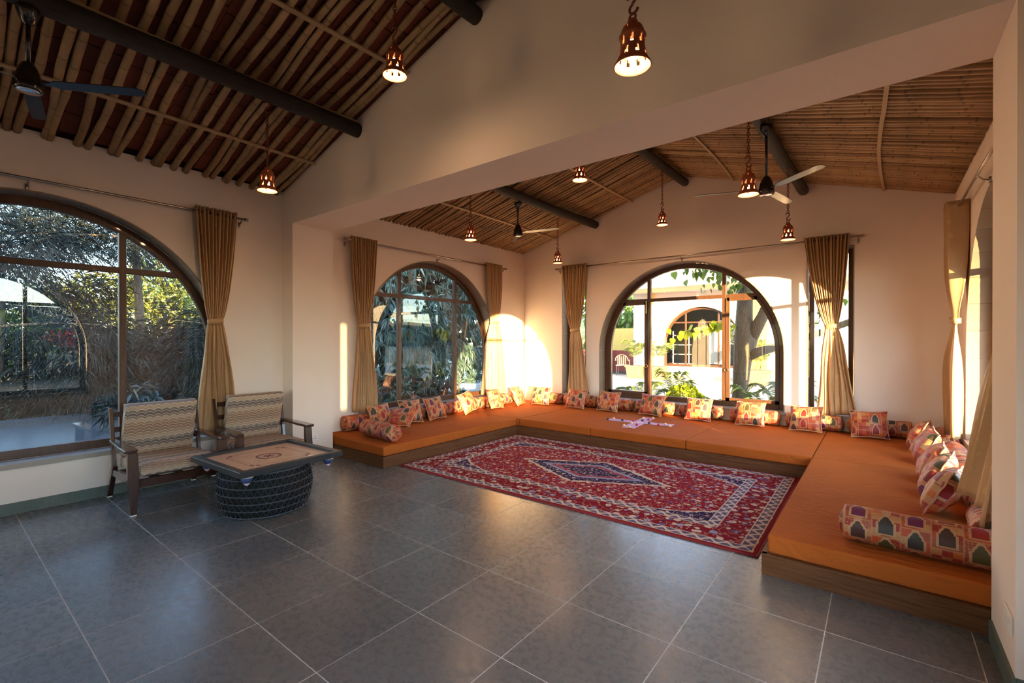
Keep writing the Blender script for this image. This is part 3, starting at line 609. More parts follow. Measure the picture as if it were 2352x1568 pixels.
# ------------------------------------------------------------------ curtains and rods
def ease(t): return t * t * (3 - 2 * t)
def curtain(P, top, tie, bot, label, ztop=2.985, ztie=1.73, zbot=0.478, pl=11, ph=0.0, dep=0.085, rodz=2.93, af=1.0, kick=0.0):
    u0 = (top[0] + top[1]) / 2
    root = thing('curtain', label, 'curtain', P(u0, zbot, -dep), 0, 'tied-back curtains')
    NS, NZ = pl * 8, 44; mb = MB(); vs = []; uvs = []; fs = []
    for j in range(NZ + 1):
        z = zbot + (ztop - zbot) * j / NZ
        if z > ztie: f = ((z - ztie) / (ztop - ztie)); k = f ** 0.75 * (1.25 - 0.25 * f); a, b = tie, top
        else: f = (ztie - z) / (ztie - zbot); k = f ** 0.72; a, b = tie, bot
        lo = a[0] + (b[0] - a[0]) * k; hi = a[1] + (b[1] - a[1]) * k
        near = math.exp(-((z - ztie) / 0.30) ** 2); topf = ease(max(0, min(1, (z - ztie) / (ztop - ztie))))
        amp = 0.038 * (1 - 0.72 * near) * (0.85 + 0.15 * topf) if z > ztie else 0.042 * (1 - 0.72 * near)
        amp *= af
        for i in range(NS + 1):
            s = i / NS; w = 2 * math.pi * pl * s + ph; below = z < ztie - 0.02
            wav = (math.sin(w) if not below else 0.55 * math.sin(w * 0.5 + ph) + 0.5 * math.sin(w * 0.27 + 1.3 * ph) + 0.22 * math.sin(w)) * amp + 0.010 * math.sin(2.3 * w + 3 * z + ph) * (1 - near)
            s2 = s + 0.012 * math.sin(w * 0.5 + 2.2 * z)
            u = lo + (hi - lo) * s2
            if z < ztie: wav *= 0.85 + 0.4 * math.sin(3.1 * s + ph); u += 0.010 * math.sin(9 * s + 5 * z + ph) * (1 - near)
            zz = z + (0.018 * math.sin(5 * s + ph) if j == 0 else 0)
            vs.append(Vector(P(u, zz, -dep - wav - kick * max(0, (ztie - z) / (ztie - zbot)) ** 1.3))); uvs.append((s * 1.25 + ph, z))
    for j in range(NZ):
        for i in range(NS):
            a = j * (NS + 1) + i; fs.append((a, a + 1, a + NS + 2, a + NS + 1))
    inv = Matrix.Translation(-root.location)
    o = mb.add([tuple(v - root.location) for v in vs], fs, uvs, True).build('drape', 'curtain', root); solid(o, 0.003, 0)
    # tieback band
    tm = (tie[0] + tie[1]) / 2; tw = (tie[1] - tie[0]) / 2 + 0.012; mb = MB(); v = []; f = []
    n = 20
    for k in range(n):
        w = 2 * math.pi * k / n
        for dz in (-0.028, 0.028): v.append(tuple(Vector(P(tm + tw * math.cos(w), ztie + dz + 0.01 * math.cos(w), -dep - 0.042 * math.sin(w))) - root.location))
    for k in range(n): f.append((2 * k, 2 * ((k + 1) % n), 2 * ((k + 1) % n) + 1, 2 * k + 1))
    solid(mb.add(v, f, [(q[0] + q[1], q[2]) for q in v], True).build('tieback', 'curtain', root), 0.006, 1)
    # eyelets round the rod
    for k in range(6):
        u = top[0] + (top[1] - top[0]) * (k + 0.5) / 6; ctr = Vector(P(u, rodz, -0.085)) - root.location
        ax = (Vector(P(u + 1, 0, 0)) - Vector(P(u, 0, 0))); e1 = Vector((0, 0, 1)); e2 = ax.cross(e1)
        MB().tube([ctr + (e1 * math.cos(w) + e2 * math.sin(w)) * 0.021 for w in np.linspace(0, 2 * math.pi, 13)[:-1]], 0.005, 6, closed=True).build('eyelet', 'steel', root)
    return root
curtain(PL, (1.86, 2.29), (1.99, 2.13), (1.86, 2.30), 'gold curtain tied back beside the big arched window behind the armchairs', ph=0.3)
curtain(PL, (3.75, 4.18), (3.89, 4.07), (3.79, 4.22), 'gold curtain nearest the pier, hanging over the left bolsters', ph=1.1)
curtain(PL, (6.64, 7.09), (6.77, 7.01), (6.52, 7.26), 'gold curtain by the far left corner with the sun patch on it', ztie=1.86, ph=2.0)
curtain(PF, (-4.95, -4.38), (-4.74, -4.55), (-4.83, -4.32), 'gold curtain over the left slot window of the end wall', ztie=1.72, ph=2.8, pl=13)
curtain(PF, (-0.86, -0.315), (-0.59, -0.46), (-0.70, -0.235), 'gold curtain over the right slot window, sun striking its left half', ztie=1.71, ph=3.3, pl=13)
curtain(PR, (6.72, 7.12), (6.80, 6.98), (6.70, 7.10), 'sunlit curtain on the right wall at the far side of its window', ph=4.7, pl=4, zbot=0.475, af=2.2, dep=0.10)
curtain(PR, (3.70, 4.20), (3.84, 4.12), (3.72, 4.50), 'shaded curtain on the right wall half hidden by the pier', ph=5.0, pl=5, zbot=0.475, af=1.6, dep=0.10, kick=0.15)
def rod(P, u0, u1, br, label, z=2.93):
    root = thing('curtain_rod', label, 'curtain rod', P((u0 + u1) / 2, z, -0.085), 0, 'curtain rods'); o_ = root.location; q = lambda u, zz, d: tuple(Vector(P(u, zz, d)) - o_)
    MB().tube([q(u0, z, -0.085), q(u1, z, -0.085)], 0.012, 10).build('rod', 'steel', root)
    for u, s in ((u0, -1), (u1, 1)): MB().tube([q(u, z, -0.085), q(u + s * 0.035, z, -0.085)], 0.017, 10).build('finial', 'steel', root)
    for u in br:
        mb = MB(); mb.tube([q(u, z, -0.085), q(u, z - 0.01, -0.085), q(u, z - 0.045, -0.05), q(u, z - 0.06, -0.004)], 0.007, 6); mb.tube([q(u, z - 0.085, -0.004), q(u, z - 0.03, -0.004)], 0.013, 6); mb.build('bracket', 'steel', root)
rod(PL, -1.05, 2.37, (-0.9, 0.60, 2.34), 'steel curtain rod over the big arched window behind the armchairs')
rod(PL, 3.70, 7.22, (3.72, 5.47, 7.19), 'steel curtain rod over the left arched window of the alcove')
rod(PF, -5.06, -0.20, (-5.03, -2.62, -0.23), 'long steel curtain rod across the end wall')
rod(PR, 3.95, 7.22, (4.0, 5.6, 7.18), 'steel curtain rod on the right wall, seen end on')

# ------------------------------------------------------------------ seating platform, boards and mattresses
PIX, POX, PFY, PNY = -4.60, -0.60, 5.98, 3.392                # inner edges and near ends of the U
BH, MZ = 0.130, 0.252
plat = thing('seating_platform', 'low wooden plinth running in a U round the carpet', 'platform', (RIDX, 6.9, 0))
def pf(a, b, name, mat, bw=0): 
    o = MB().box(tuple(Vector(a) - plat.location), tuple(Vector(b) - plat.location)).build(name, mat, plat)
    return bevel(o, bw) if bw else o
pf((LX + 0.002, PNY + 0.012, 0.001), (PIX - 0.012, PFY, BH - 0.004), 'plinth_core', 'plinth'); pf((LX + 0.002, PFY + 0.012, 0.001), (RX - 0.002, FY - 0.002, BH - 0.004), 'plinth_core', 'plinth'); pf((POX + 0.012, PNY + 0.012, 0.001), (RX - 0.002, PFY, BH - 0.004), 'plinth_core', 'plinth')
def boards(a, b, nrm, lens):
    a, b = Vector((*a, 0)), Vector((*b, 0)); d = (b - a); Ln = d.length; d.normalize(); nv = Vector((*nrm, 0)); s = 0; k = 0
    while s < Ln - 0.02:
        e = min(Ln, s + lens[k % len(lens)]); k += 1
        p, q = a + d * (s + 0.0008), a + d * (e - 0.0008); v = []
        for z in (0.001, BH):
            for w in (p, q, q - nv * 0.012, p - nv * 0.012): v.append(tuple(w + Vector((0, 0, z)) - plat.location))
        MB().hexa(v).build('plinth_board', 'plinth', plat); s = e
    v = []                                                    # nosing strip
    for z in (BH, BH + 0.006):
        for w in (a + nv * 0.004, b + nv * 0.004, b - nv * 0.03, a - nv * 0.03): v.append(tuple(w + Vector((0, 0, z)) - plat.location))
    MB().hexa(v).build('edge_strip', 'plinth', plat)
boards((PXL + 0.001, PNY), (PIX, PNY), (0, -1), (1.2,)); boards((PIX, PNY), (PIX, PFY), (1, 0), (1.22, 1.22, 0.2)); boards((PIX, PFY), (POX, PFY), (0, -1), (0.36, 0.75, 1.22)); boards((POX, PFY), (POX, PNY), (-1, 0), (1.22, 1.22, 0.2)); boards((POX, PNY), (PXR - 0.001, PNY), (0, -1), (1.2,))
def mattress(x0, y0, x1, y1, label):
    nx, ny = 10, 10; mb = MB(); cx, cy = (x0 + x1) / 2, (y0 + y1) / 2
    o = MB().box((x0 - cx, y0 - cy, 0.0), (x1 - cx, y1 - cy, MZ - BH - 0.007)).build('mattress', 'suede'); o.location = (cx, cy, BH + 0.0065); bevel(o, 0.016, 3)
    o.data.polygons.foreach_set('use_smooth', [False] * len(o.data.polygons)); tag(o, label, 'mattress', 'rust mattresses'); return o
e = 0.004; MXI, MXO, MFY = PIX - 0.012, POX + 0.03, PFY + 0.012
mattress(LX + e, PNY + 0.012, MXI, MFY - e, 'rust suede mattress along the left wall under the arched window')
xs = [LX + e, -4.565, -3.28, -1.925, -0.572, RX - e]; nm = ['rust suede mattress filling the far left corner where the sun patch falls', 'rust suede mattress on the end wall, left of the lilac game cloth', 'rust suede mattress with the lilac cross-shaped game cloth on it', 'rust suede mattress on the end wall, right of the lilac game cloth', 'rust suede mattress in the far right corner']
for k in range(5): mattress(xs[k] + e / 2, MFY + e / 2, xs[k + 1] - e / 2, FY - 0.006, nm[k])
mattress(MXO, PNY + 0.02, RX - e, MFY - e, 'rust suede mattress along the right wall, nearest the camera')
# rug
rg = thing('rug', 'red Persian-style carpet with navy medallion inside the seating U', 'rug', (PIX + 0.03 + RUGX / 2, PFY - 0.02 - RUGY / 2, 0.0012), R(0.4))
mb = MB(); nx, ny = 40, 24; v = []; f = []
hh = lambda x, y: 0.009 + 0.0018 * math.sin(3.1 * x + 1.7 * y) * math.sin(2.2 * y)
for zt_ in (0, 1):
    for j in range(ny + 1):
        for i in range(nx + 1):
            x, y = -RUGX / 2 + 0.02 + (RUGX - 0.04) * i / nx, -RUGY / 2 + 0.012 + (RUGY - 0.024) * j / ny; v.append((x, y, hh(x, y) if zt_ else 0.0))
N1 = (nx + 1) * (ny + 1)
for j in range(ny):
    for i in range(nx): a = j * (nx + 1) + i; f += [(N1 + a, N1 + a + 1, N1 + a + nx + 2, N1 + a + nx + 1), (a, a + nx + 1, a + nx + 2, a + 1)]
mb.add(v, f, smooth=True).build('pile', 'rug', rg)
ed = MB()
ed.box((-RUGX / 2, -RUGY / 2, 0), (-RUGX / 2 + 0.022, RUGY / 2, 0.007)); ed.box((RUGX / 2 - 0.022, -RUGY / 2, 0), (RUGX / 2, RUGY / 2, 0.007))
ed.box((-RUGX / 2, -RUGY / 2, 0), (RUGX / 2, -RUGY / 2 + 0.014, 0.009)); ed.box((-RUGX / 2, RUGY / 2 - 0.014, 0), (RUGX / 2, RUGY / 2, 0.009)); ed.build('binding', 'rugedge', rg)

# ------------------------------------------------------------------ cushions and bolsters
def pillow_mesh(w, h, t, seedv):
    n = 16; rs = random.Random(seedv); mb = MB(); v = []; uv = []; f = []; ph = rs.uniform(0, 6)
    def xy(i, j):
        a, b = -1 + 2 * i / n, -1 + 2 * j / n
        k = 1 - 0.10 * (1 - abs(b) ** 2.2) * (abs(a) ** 6); k2 = 1 - 0.10 * (1 - abs(a) ** 2.2) * (abs(b) ** 6)
        return a * k * w / 2, b * k2 * h / 2, a, b
    for side in (1, -1):
        for j in range(n + 1):
            for i in range(n + 1):
                x, y, a, b = xy(i, j); th = t / 2 * ((1 - abs(a) ** 2.6) * (1 - abs(b) ** 2.6)) ** 0.55
                th *= 1 + 0.10 * math.sin(5 * a + ph) * math.sin(4 * b + ph)
                v.append((x, y + 0.0, side * (th + 0.002))); uv.append((x + 0.5 * w + (0 if side > 0 else 1.3), y + 0.5 * h))
        o = 0 if side > 0 else (n + 1) ** 2
        for j in range(n):
            for i in range(n):
                a = o + j * (n + 1) + i; q = (a, a + 1, a + n + 2, a + n + 1); f.append(q if side > 0 else q[::-1])
    me = mb.add(v, f, uv, True).mesh('cushion', 'print')
    pts = [xy(i, 0)[:2] for i in range(n)] + [xy(n, j)[:2] for j in range(n)] + [xy(n - i, n)[:2] for i in range(n)] + [xy(0, n - j)[:2] for j in range(n)]
    pm = MB().tube([(p[0] * 1.012, p[1] * 1.012, 0.003 * math.sin(k * 1.1)) for k, p in enumerate(pts)], 0.0065, 6, closed=True).mesh('piping', 'piping')
    return me, pm
PM = [pillow_mesh(0.40, 0.36, 0.17, k) for k in range(4)]
def cushion(base, face, lean, label, k=0, roll=0, w=1.0, group='square cushions leaning on the bolsters'):
    """base = middle of the lower edge; face = compass angle the front looks to; lean back from upright"""
    base = (base[0], base[1], base[2] + 0.008 + 0.19 * abs(math.sin(R(roll)))); root = thing('cushion', label, 'cushion', base, 0, group); me, pm = PM[k % 4]
    root.rotation_euler = (Matrix.Rotation(R(face), 3, 'Z') @ Matrix.Rotation(R(90 - lean), 3, 'X') @ Matrix.Rotation(R(roll), 3, 'Z')).to_euler()
    for nm_, m_ in (('cover', me), ('piping', pm)): put(nm_, m_, root, (0, 0.175, 0), scale=(w, 1, 1))
    return root
def bolster_mesh(Ln, r, seedv):
    rs = random.Random(seedv); n = 28; mb = MB(); v = []; uv = []; f = []; ph = rs.uniform(0, 6)
    prof = [(-Ln / 2 + 0.012, r * 0.80)] + [(-Ln / 2 + 0.035 * (1 - math.cos(a)) , r * (0.80 + 0.2 * math.sin(a))) for a in (0.6, 1.1, 1.57)]
    xs_ = [p[0] for p in prof] + list(np.linspace(-Ln / 2 + 0.06, Ln / 2 - 0.06, 14)) + [-p[0] for p in prof[::-1]]; rs_ = [p[1] for p in prof] + [r] * 14 + [p[1] for p in prof[::-1]]
    for x, q in zip(xs_, rs_):
        for k in range(n + 1):
            w = 2 * math.pi * k / n; qq = q * (1 + 0.02 * math.sin(3 * w + x * 5 + ph)) - (0.010 if math.sin(w) < -0.6 else 0); v.append((x, qq * math.cos(w), qq * math.sin(w))); uv.append((x + 1, -w * r))
    m = len(xs_)
    for i in range(m - 1):
        for k in range(n): a = i * (n + 1) + k; f.append((a, a + n + 1, a + n + 2, a + 1))
    body = mb.add(v, f, uv, True).mesh('cover', 'print')
    em = MB(); v = []; uv = []; f = []                        # gathered end
    rr = [1.0, 0.8, 0.55, 0.3, 0.12, 0.0]
    for i, q in enumerate(rr):
        for k in range(36 + 1):
            w = 2 * math.pi * k / 36; bul = 0.030 * (1 - q ** 2) ** 0.8 - (0.022 if q < 0.2 else 0); ridge = 0.005 * math.sin(18 * w) * (1 - abs(2 * q - 1))
            v.append((-(Ln / 2 - 0.012) - bul - ridge, q * r * 0.80 * math.cos(w), q * r * 0.80 * math.sin(w))); uv.append((q * 0.10, w * r * 0.8))
    for i in range(len(rr) - 1):
        for k in range(36): a = i * 37 + k; f.append((a, a + 1, a + 38, a + 37))
    return body, em.add(v, f, uv, True).mesh('gathered_end', 'print')
BM = [bolster_mesh(0.66, 0.112, k) for k in range(3)]
def bolster(c, yaw, label, k=0, sc=1.0, group='printed bolsters along the walls'):
    root = thing('bolster', label, 'bolster', (c[0], c[1], MZ + 0.108), R(yaw), group); b_, e_ = BM[k % 3]
    sr = random.Random(k * 7 + int(abs(c[1]) * 100)).uniform(0, 360)
    put('cover', b_, root, rot=(R(0), 0, 0), scale=(sc, 1, 1)); put('gathered_end', e_, root, scale=(sc, 1, 1)); put('gathered_end', e_, root, rot=(0, 0, math.pi), scale=(sc, 1, 1))
    return root
z0 = MZ + 0.004
YB = FY - 0.125
far_b = [(-5.26, 'bolster on the end wall nearest the left corner, in the sun patch'), (-4.50, 'bolster under the left slot window curtain'), (-3.78, 'bolster just left of the end window, first of those under its sill'), (-3.03, 'bolster behind the lilac game cloth under the end window'), (-2.27, 'bolster under the middle of the end window'), (-1.49, 'bolster under the right part of the end window, below the tree trunk'), (-0.73, 'bolster under the curtain of the right slot window'), (0.00, 'shaded bolster on the end wall nearest the right corner')]
for k, (x, lb) in enumerate(far_b): bolster((x, YB), 0, lb, k)
far_c = [(-5.22, 7.50, 'square printed cushion on the end wall nearest the left corner, sunlit', 12), (-4.43, 7.49, 'square printed cushion in front of the left slot window curtain', 3), (-3.79, 7.53, 'square printed cushion below the left jamb of the end window', 2), (-3.01, 7.54, 'square printed cushion right behind the lilac game cloth', 0), (-2.24, 7.54, 'square printed cushion under the middle of the end window', 0), (-1.50, 7.55, 'square printed cushion below the tree trunk in the end window', -4), (-0.80, 7.54, 'square printed cushion at the foot of the right slot window', -5), (-0.09, 7.53, 'square printed cushion on the end wall nearest the right corner', 4)]
for k, (x, y, lb, tw) in enumerate(far_c): cushion((x, y, z0), tw, 24, lb, k, random.uniform(-3, 3), 0.98)
XB = LX + 0.125
left_b = [(3.93, 'bolster against the left wall just behind the pier'), (4.56, 'bolster on the left wall partly behind the curtain foot'), (5.19, 'bolster on the left wall between the second and third cushion'), (5.82, 'bolster on the left wall under the middle of the arched window'), (6.45, 'bolster on the left wall under the right jamb of the window'), (7.09, 'bolster on the left wall nearest the far corner')]
for k, (y, lb) in enumerate(left_b): bolster((XB, y), 90, lb, k + 1, 0.92)
left_c = [(-5.55, 4.10, 'upright square cushion on the left wall beside the curtain foot'), (-5.54, 4.62, 'square cushion with a teal corner, left wall, beside the front bolster'), (-5.52, 5.12, 'square cushion on the left wall below the first mullion'), (-5.50, 5.87, 'tilted square cushion on the left wall below the second mullion'), (-5.50, 6.57, 'square cushion on the left wall under the far curtain'), (-5.48, 7.27, 'sunlit square cushion on the left wall next to the corner')]
for k, (x, y, lb) in enumerate(left_c): cushion((x, y, z0), 90 + (4, -6, 2, 8, 5, 14)[k], 24, lb, k + 1, (0, -3, 2, 9, -4, 3)[k], 0.95)
cushion((-5.12, 3.98, z0 + 0.075), 20, 58, 'square cushion lying back behind the front left bolster', 2, 6, 1.0)
bolster((-5.04, 3.665), -4, 'plump bolster lying across the near end of the left mattress', 2, 1.05)
bolster((0.18, 3.655), -2, 'big printed bolster lying across the near end of the right mattress', 1, 1.10)
XR_ = RX - 0.13
right_b = [(7.35, 'bolster on the right wall next to the far corner'), (6.30, 'bolster on the right wall under the sunlit curtain'), (5.45, 'pleated bolster on the right wall below the window sill'), (4.76, 'bolster on the right wall behind the near shaded curtain')]
for k, (y, lb) in enumerate(right_b): bolster((XR_ - 0.01, y), 90, lb, k, 1.0)
right_c = [(0.29, 7.10, 'cushion seen edge on, farthest along the right wall'), (0.30, 6.42, 'cushion seen edge on, second from the far right corner'), (0.30, 5.62, 'cushion seen edge on, middle of the right wall row'), (0.30, 5.12, 'cushion seen edge on, fourth from the far right corner'), (0.29, 4.60, 'nearest cushion of the right wall row, next to the big bolster')]
for k, (x, y, lb) in enumerate(right_c): cushion((x, y, z0), -90 + (-8, 5, -4, -10, -14)[k], 26, lb, k, (3, -5, 2, -3, 4)[k], 1.0)
bolster((0.55, 4.09), 86, 'bolster end peeping out between the pier and the big bolster', 0, 0.6)
# ------------------------------------------------------------------ armchairs
def soft_box(w, h, t, mat, name, seam=True):
    """upholstered block: w across (local y), h along (local x -> v), t thick (z); rounded edges"""
    n, m = 14, 12; mb = MB(); v = []; uv = []; f = []
    for s in (1, -1):
        for j in range(m + 1):
            for i in range(n + 1):
                a, b = -1 + 2 * i / n, -1 + 2 * j / m; x, y = b * h / 2, a * w / 2; k = (1 - abs(a) ** 8) * (1 - abs(b) ** 8)
                v.append((x, y, s * t / 2 * (0.62 + 0.38 * k ** 0.4))); uv.append((y + 1.0, x + 1.0))
    o = (n + 1) * (m + 1)
    for j in range(m):
        for i in range(n): a = j * (n + 1) + i; f += [(a, a + n + 1, a + n + 2, a + 1), (o + a, o + a + 1, o + a + n + 2, o + a + n + 1)]
    rim = [j * 0 + i for i in range(n + 1)] + [j * (n + 1) + n for j in range(1, m + 1)] + [m * (n + 1) + i for i in range(n - 1, -1, -1)] + [j * (n + 1) for j in range(m - 1, 0, -1)]
    q0 = len(v)
    for k in range(len(rim) + 1):
        for s in (0, o): p = v[rim[k % len(rim)] + s]; v.append(p); uv.append((p[1] + 1.0, p[0] + 1.0 + (0 if s == 0 else -t)))
    for k in range(len(rim)): a = q0 + 2 * k; f.append((a, a + 2, a + 3, a + 1))
    return mb.add(v, f, uv, True).mesh(name, mat)
seat_me = soft_box(0.60, 0.66, 0.13, 'chaircloth', 'seat_cushion'); back_me = soft_box(0.585, 0.52, 0.115, 'chaircloth', 'back_cushion')
def armchair(x, y, rz, label):
    c = thing('armchair', label, 'armchair', (x, y, 0), rz, 'wooden armchairs at the big window')
    for s in (-1, 1):
        yc = s * 0.352
        def lg(pts, name):                                   # tapered plank from (x0,x1,y0,y1,z) rings
            mb = MB(); v = []
            for x0, x1, y0, y1, z in pts: v += [(x0, y0, z), (x1, y0, z), (x1, y1, z), (x0, y1, z)]
            f = []
            for i in range(len(pts) - 1):
                for k in range(4): f.append((4 * i + k, 4 * i + (k + 1) % 4, 4 * i + 4 + (k + 1) % 4, 4 * i + 4 + k))
            q = 4 * (len(pts) - 1); f += [(3, 2, 1, 0), (q, q + 1, q + 2, q + 3)]
            return bevel(mb.add(v, f).build(name, 'chairwood', c), 0.004)
        a, b = yc - 0.040, yc + 0.040
        lf = lg([(0.395, 0.43, yc - 0.022, yc + 0.022, 0.012), (0.385, 0.43, yc - 0.036, yc + 0.036, 0.22), (0.375, 0.425, a, b, 0.32), (0.36, 0.405, yc - 0.036, yc + 0.036, 0.545)], 'front_leg')
        MB().box((0.397, yc - 0.020, 0.0), (0.428, yc + 0.020, 0.012)).build('foot_cap', 'whitepl', lf)
        lr = lg([(-0.41, -0.375, yc - 0.02, yc + 0.02, 0.01), (-0.30, -0.24, yc - 0.02, yc + 0.02, 0.22), (-0.24, -0.17, yc - 0.02, yc + 0.02, 0.33)], 'rear_leg')
        MB().box((-0.408, yc - 0.018, 0.0), (-0.378, yc + 0.018, 0.010)).build('foot_cap', 'whitepl', lr)
        lg([(-0.24, -0.185, yc - 0.016, yc + 0.016, 0.24), (-0.285, -0.235, yc - 0.016, yc + 0.016, 0.50), (-0.372, -0.332, yc - 0.016, yc + 0.016, 0.865)], 'back_post')
        mb = MB(); v = []
        for z in (0.545, 0.572):
            for px, hw, sh in ((-0.27, 0.030, 0.0), (0.20, 0.050, 0.008 * s), (0.40, 0.050, 0.012 * s), (0.425, 0.040, 0.012 * s)): v += [(px, yc + sh - hw, z), (px, yc + sh + hw, z)]
        f = []
        for k in range(3): f += [(2 * k, 2 * k + 1, 2 * k + 3, 2 * k + 2), (8 + 2 * k, 8 + 2 * k + 2, 8 + 2 * k + 3, 8 + 2 * k + 1), (2 * k, 2 * k + 2, 8 + 2 * k + 2, 8 + 2 * k), (2 * k + 1, 8 + 2 * k + 1, 8 + 2 * k + 3, 2 * k + 3)]
        f += [(0, 8, 9, 1), (6, 7, 15, 14)]; bevel(mb.add(v, f).build('arm', 'chairwood', c), 0.006)
        MB().hexa([(-0.22, yc - 0.014, 0.24), (0.385, yc - 0.014, 0.25), (0.385, yc + 0.014, 0.25), (-0.22, yc + 0.014, 0.24), (-0.22, yc - 0.014, 0.30), (0.385, yc - 0.014, 0.335), (0.385, yc + 0.014, 0.335), (-0.22, yc + 0.014, 0.30)]).build('side_rail', 'chairwood', c)
    MB().box((0.372, -0.335, 0.228), (0.398, 0.335, 0.30)).build('front_rail', 'chairwood', c); MB().box((-0.225, -0.335, 0.225), (-0.20, 0.335, 0.285)).build('rear_rail', 'chairwood', c)
    for z, x_ in ((0.52, -0.262), (0.66, -0.300), (0.80, -0.335)): MB().box((x_ - 0.012, -0.336, z - 0.025), (x_ + 0.006, 0.336, z + 0.025)).build('back_slat', 'chairwood', c)
    for s in (-0.18, 0, 0.18): MB().hexa([(-0.21, s - 0.03, 0.272), (0.38, s - 0.03, 0.288), (0.38, s + 0.03, 0.288), (-0.21, s + 0.03, 0.272), (-0.21, s - 0.03, 0.285), (0.38, s - 0.03, 0.301), (0.38, s + 0.03, 0.301), (-0.21, s + 0.03, 0.285)]).build('seat_slat', 'chairwood', c)
    put('seat_cushion', seat_me, c, (0.085, 0, 0.362), (0, R(-2.0), 0)); put('back_cushion', back_me, c, (-0.200, 0, 0.655), (0, R(-73), 0))
    return c
armchair(-5.470, 1.497, 0, 'dark wood armchair with scalloped cushions left of the carrom table'); armchair(-5.455, 2.375, R(-2.5), 'dark wood armchair with scalloped cushions next to the pier, behind the carrom table')

# ------------------------------------------------------------------ woven drum with carrom board on it
OT = (-4.41, 1.965)
ot = thing('woven_drum_table', 'slate rope-woven drum holding up the carrom board', 'side table', (*OT, 0))
def orad(z): f = z / 0.395; return 0.318 + 0.066 * math.sin(math.pi * (0.10 + 0.80 * f)) ** 1.1 + 0.012 * f
MB().lathe([(0.0, 0.012)] + [(orad(z) - 0.014, z) for z in np.linspace(0.012, 0.383, 14)] + [(0.0, 0.383)], 40).build('inner_shell', 'core', ot)
levels = [0.012, 0.075, 0.14, 0.205, 0.27, 0.335, 0.386]
for k, z in enumerate(levels):
    MB().tube([(orad(z) * math.cos(w), orad(z) * math.sin(w), z) for w in np.linspace(0, 2 * math.pi, 65)[:-1]], 0.010 if k in (0, 6) else 0.0065, 7, closed=True).build('rope_hoop', 'rope', ot)
for k in range(6):
    z0_, z1_ = levels[k], levels[k + 1]; pts = []; n = 46
    for i in range(2 * n):
        w = 2 * math.pi * (i + 0.5 * (k % 2)) / (2 * n); z = z0_ if i % 2 == 0 else z1_; pts.append(((orad(z) + 0.003) * math.cos(w), (orad(z) + 0.003) * math.sin(w), z))
    MB().tube(pts, 0.0052, 6, closed=True).build('zigzag_rope', 'rope', ot)
MB().lathe([(0, 0.383), (orad(0.386), 0.386), (orad(0.386), 0.397), (0, 0.398)], 40).build('drum_top', 'core', ot)
cb = thing('carrom_board', 'black-framed carrom board with tan playing face on the woven drum', 'carrom board', (-4.53, 2.045, 0.3985), R(2.8)); HB = 0.475
MB().box((-HB + 0.01, -HB + 0.01, 0.0), (HB - 0.01, HB - 0.01, 0.028)).build('playing_face', 'ply', cb)
for k in range(4):
    q = Matrix.Rotation(k * math.pi / 2, 4, 'Z'); bevel(MB().hexa([tuple(q @ Vector(p)) for p in ((-HB, -HB, 0.001), (HB, -HB, 0.001), (HB - 0.062, -HB + 0.062, 0.001), (-HB + 0.062, -HB + 0.062, 0.001), (-HB, -HB, 0.052), (HB, -HB, 0.052), (HB - 0.062, -HB + 0.062, 0.052), (-HB + 0.062, -HB + 0.062, 0.052))]).build('rail', 'railblk', cb), 0.004)
zi = 0.0284
def flatring(mb, cx, cy, r0, r1, n=40):
    v = []; f = []
    for k in range(n): w = 2 * math.pi * k / n; v += [(cx + r0 * math.cos(w), cy + r0 * math.sin(w), zi), (cx + r1 * math.cos(w), cy + r1 * math.sin(w), zi)]
    for k in range(n): a, b = 2 * k, 2 * ((k + 1) % n); f.append((a, a + 1, b + 1, b))
    mb.add(v, f)
def seg(mb, a, b, w):
    a, b = Vector(a), Vector(b); d = (b - a).normalized(); p = Vector((-d.y, d.x)) * w / 2; mb.add([(*(a + p), zi), (*(b + p), zi), (*(b - p), zi), (*(a - p), zi)], [(0, 1, 2, 3)])
mb = MB(); flatring(mb, 0, 0, 0.092, 0.106); flatring(mb, 0, 0, 0.016, 0.022, 16)
for k in range(8):
    w = math.pi / 4 * k + 0.2; a = Vector((math.cos(w), math.sin(w))); b = Vector((math.cos(w + 0.3), math.sin(w + 0.3))); c_ = Vector((math.cos(w - 0.3), math.sin(w - 0.3))); mb.add([(*(a * 0.088), zi), (*(b * 0.03), zi), (0, 0, zi), (*(c_ * 0.03), zi)], [(0, 1, 2, 3)])
for sx in (-1, 1):
    for sy in (-1, 1): flatring(mb, sx * 0.262, sy * 0.225, 0.0, 0.018, 14); flatring(mb, sx * 0.225, sy * 0.262, 0.0, 0.018, 14)
mb.build('maroon_print', 'ink', cb)
mb = MB(); flatring(mb, 0, 0, 0.108, 0.112); flatring(mb, 0, 0, 0.082, 0.086)
for k in range(4):
    q = Matrix.Rotation(k * math.pi / 2, 2)
    seg(mb, q @ Vector((-0.225, -0.278)), q @ Vector((0.225, -0.278)), 0.006); seg(mb, q @ Vector((-0.225, -0.246)), q @ Vector((0.225, -0.246)), 0.003); seg(mb, q @ Vector((0.13, 0.13)), q @ Vector((0.335, 0.335)), 0.003)
    w = np.linspace(-2.6, 2.6, 12) + math.pi / 4 + k * math.pi / 2
    ctr = q @ Vector((0.125, 0.125)); pr = [ctr + Vector((math.cos(a + math.pi), math.sin(a + math.pi))) * 0.032 for a in w]
    for a, b in zip(pr[:-1], pr[1:]): seg(mb, a, b, 0.003)
mb.build('black_print', 'inkblk', cb)
mb = MB(); sg = [((-0.20, -0.452), (-0.17, -0.43)), ((-0.16, -0.452), (-0.16, -0.43)), ((-0.13, -0.452), (-0.10, -0.43)), ((-0.09, -0.43), (-0.06, -0.452)), ((-0.05, -0.452), (-0.05, -0.43)), ((-0.02, -0.43), (0.01, -0.452))]
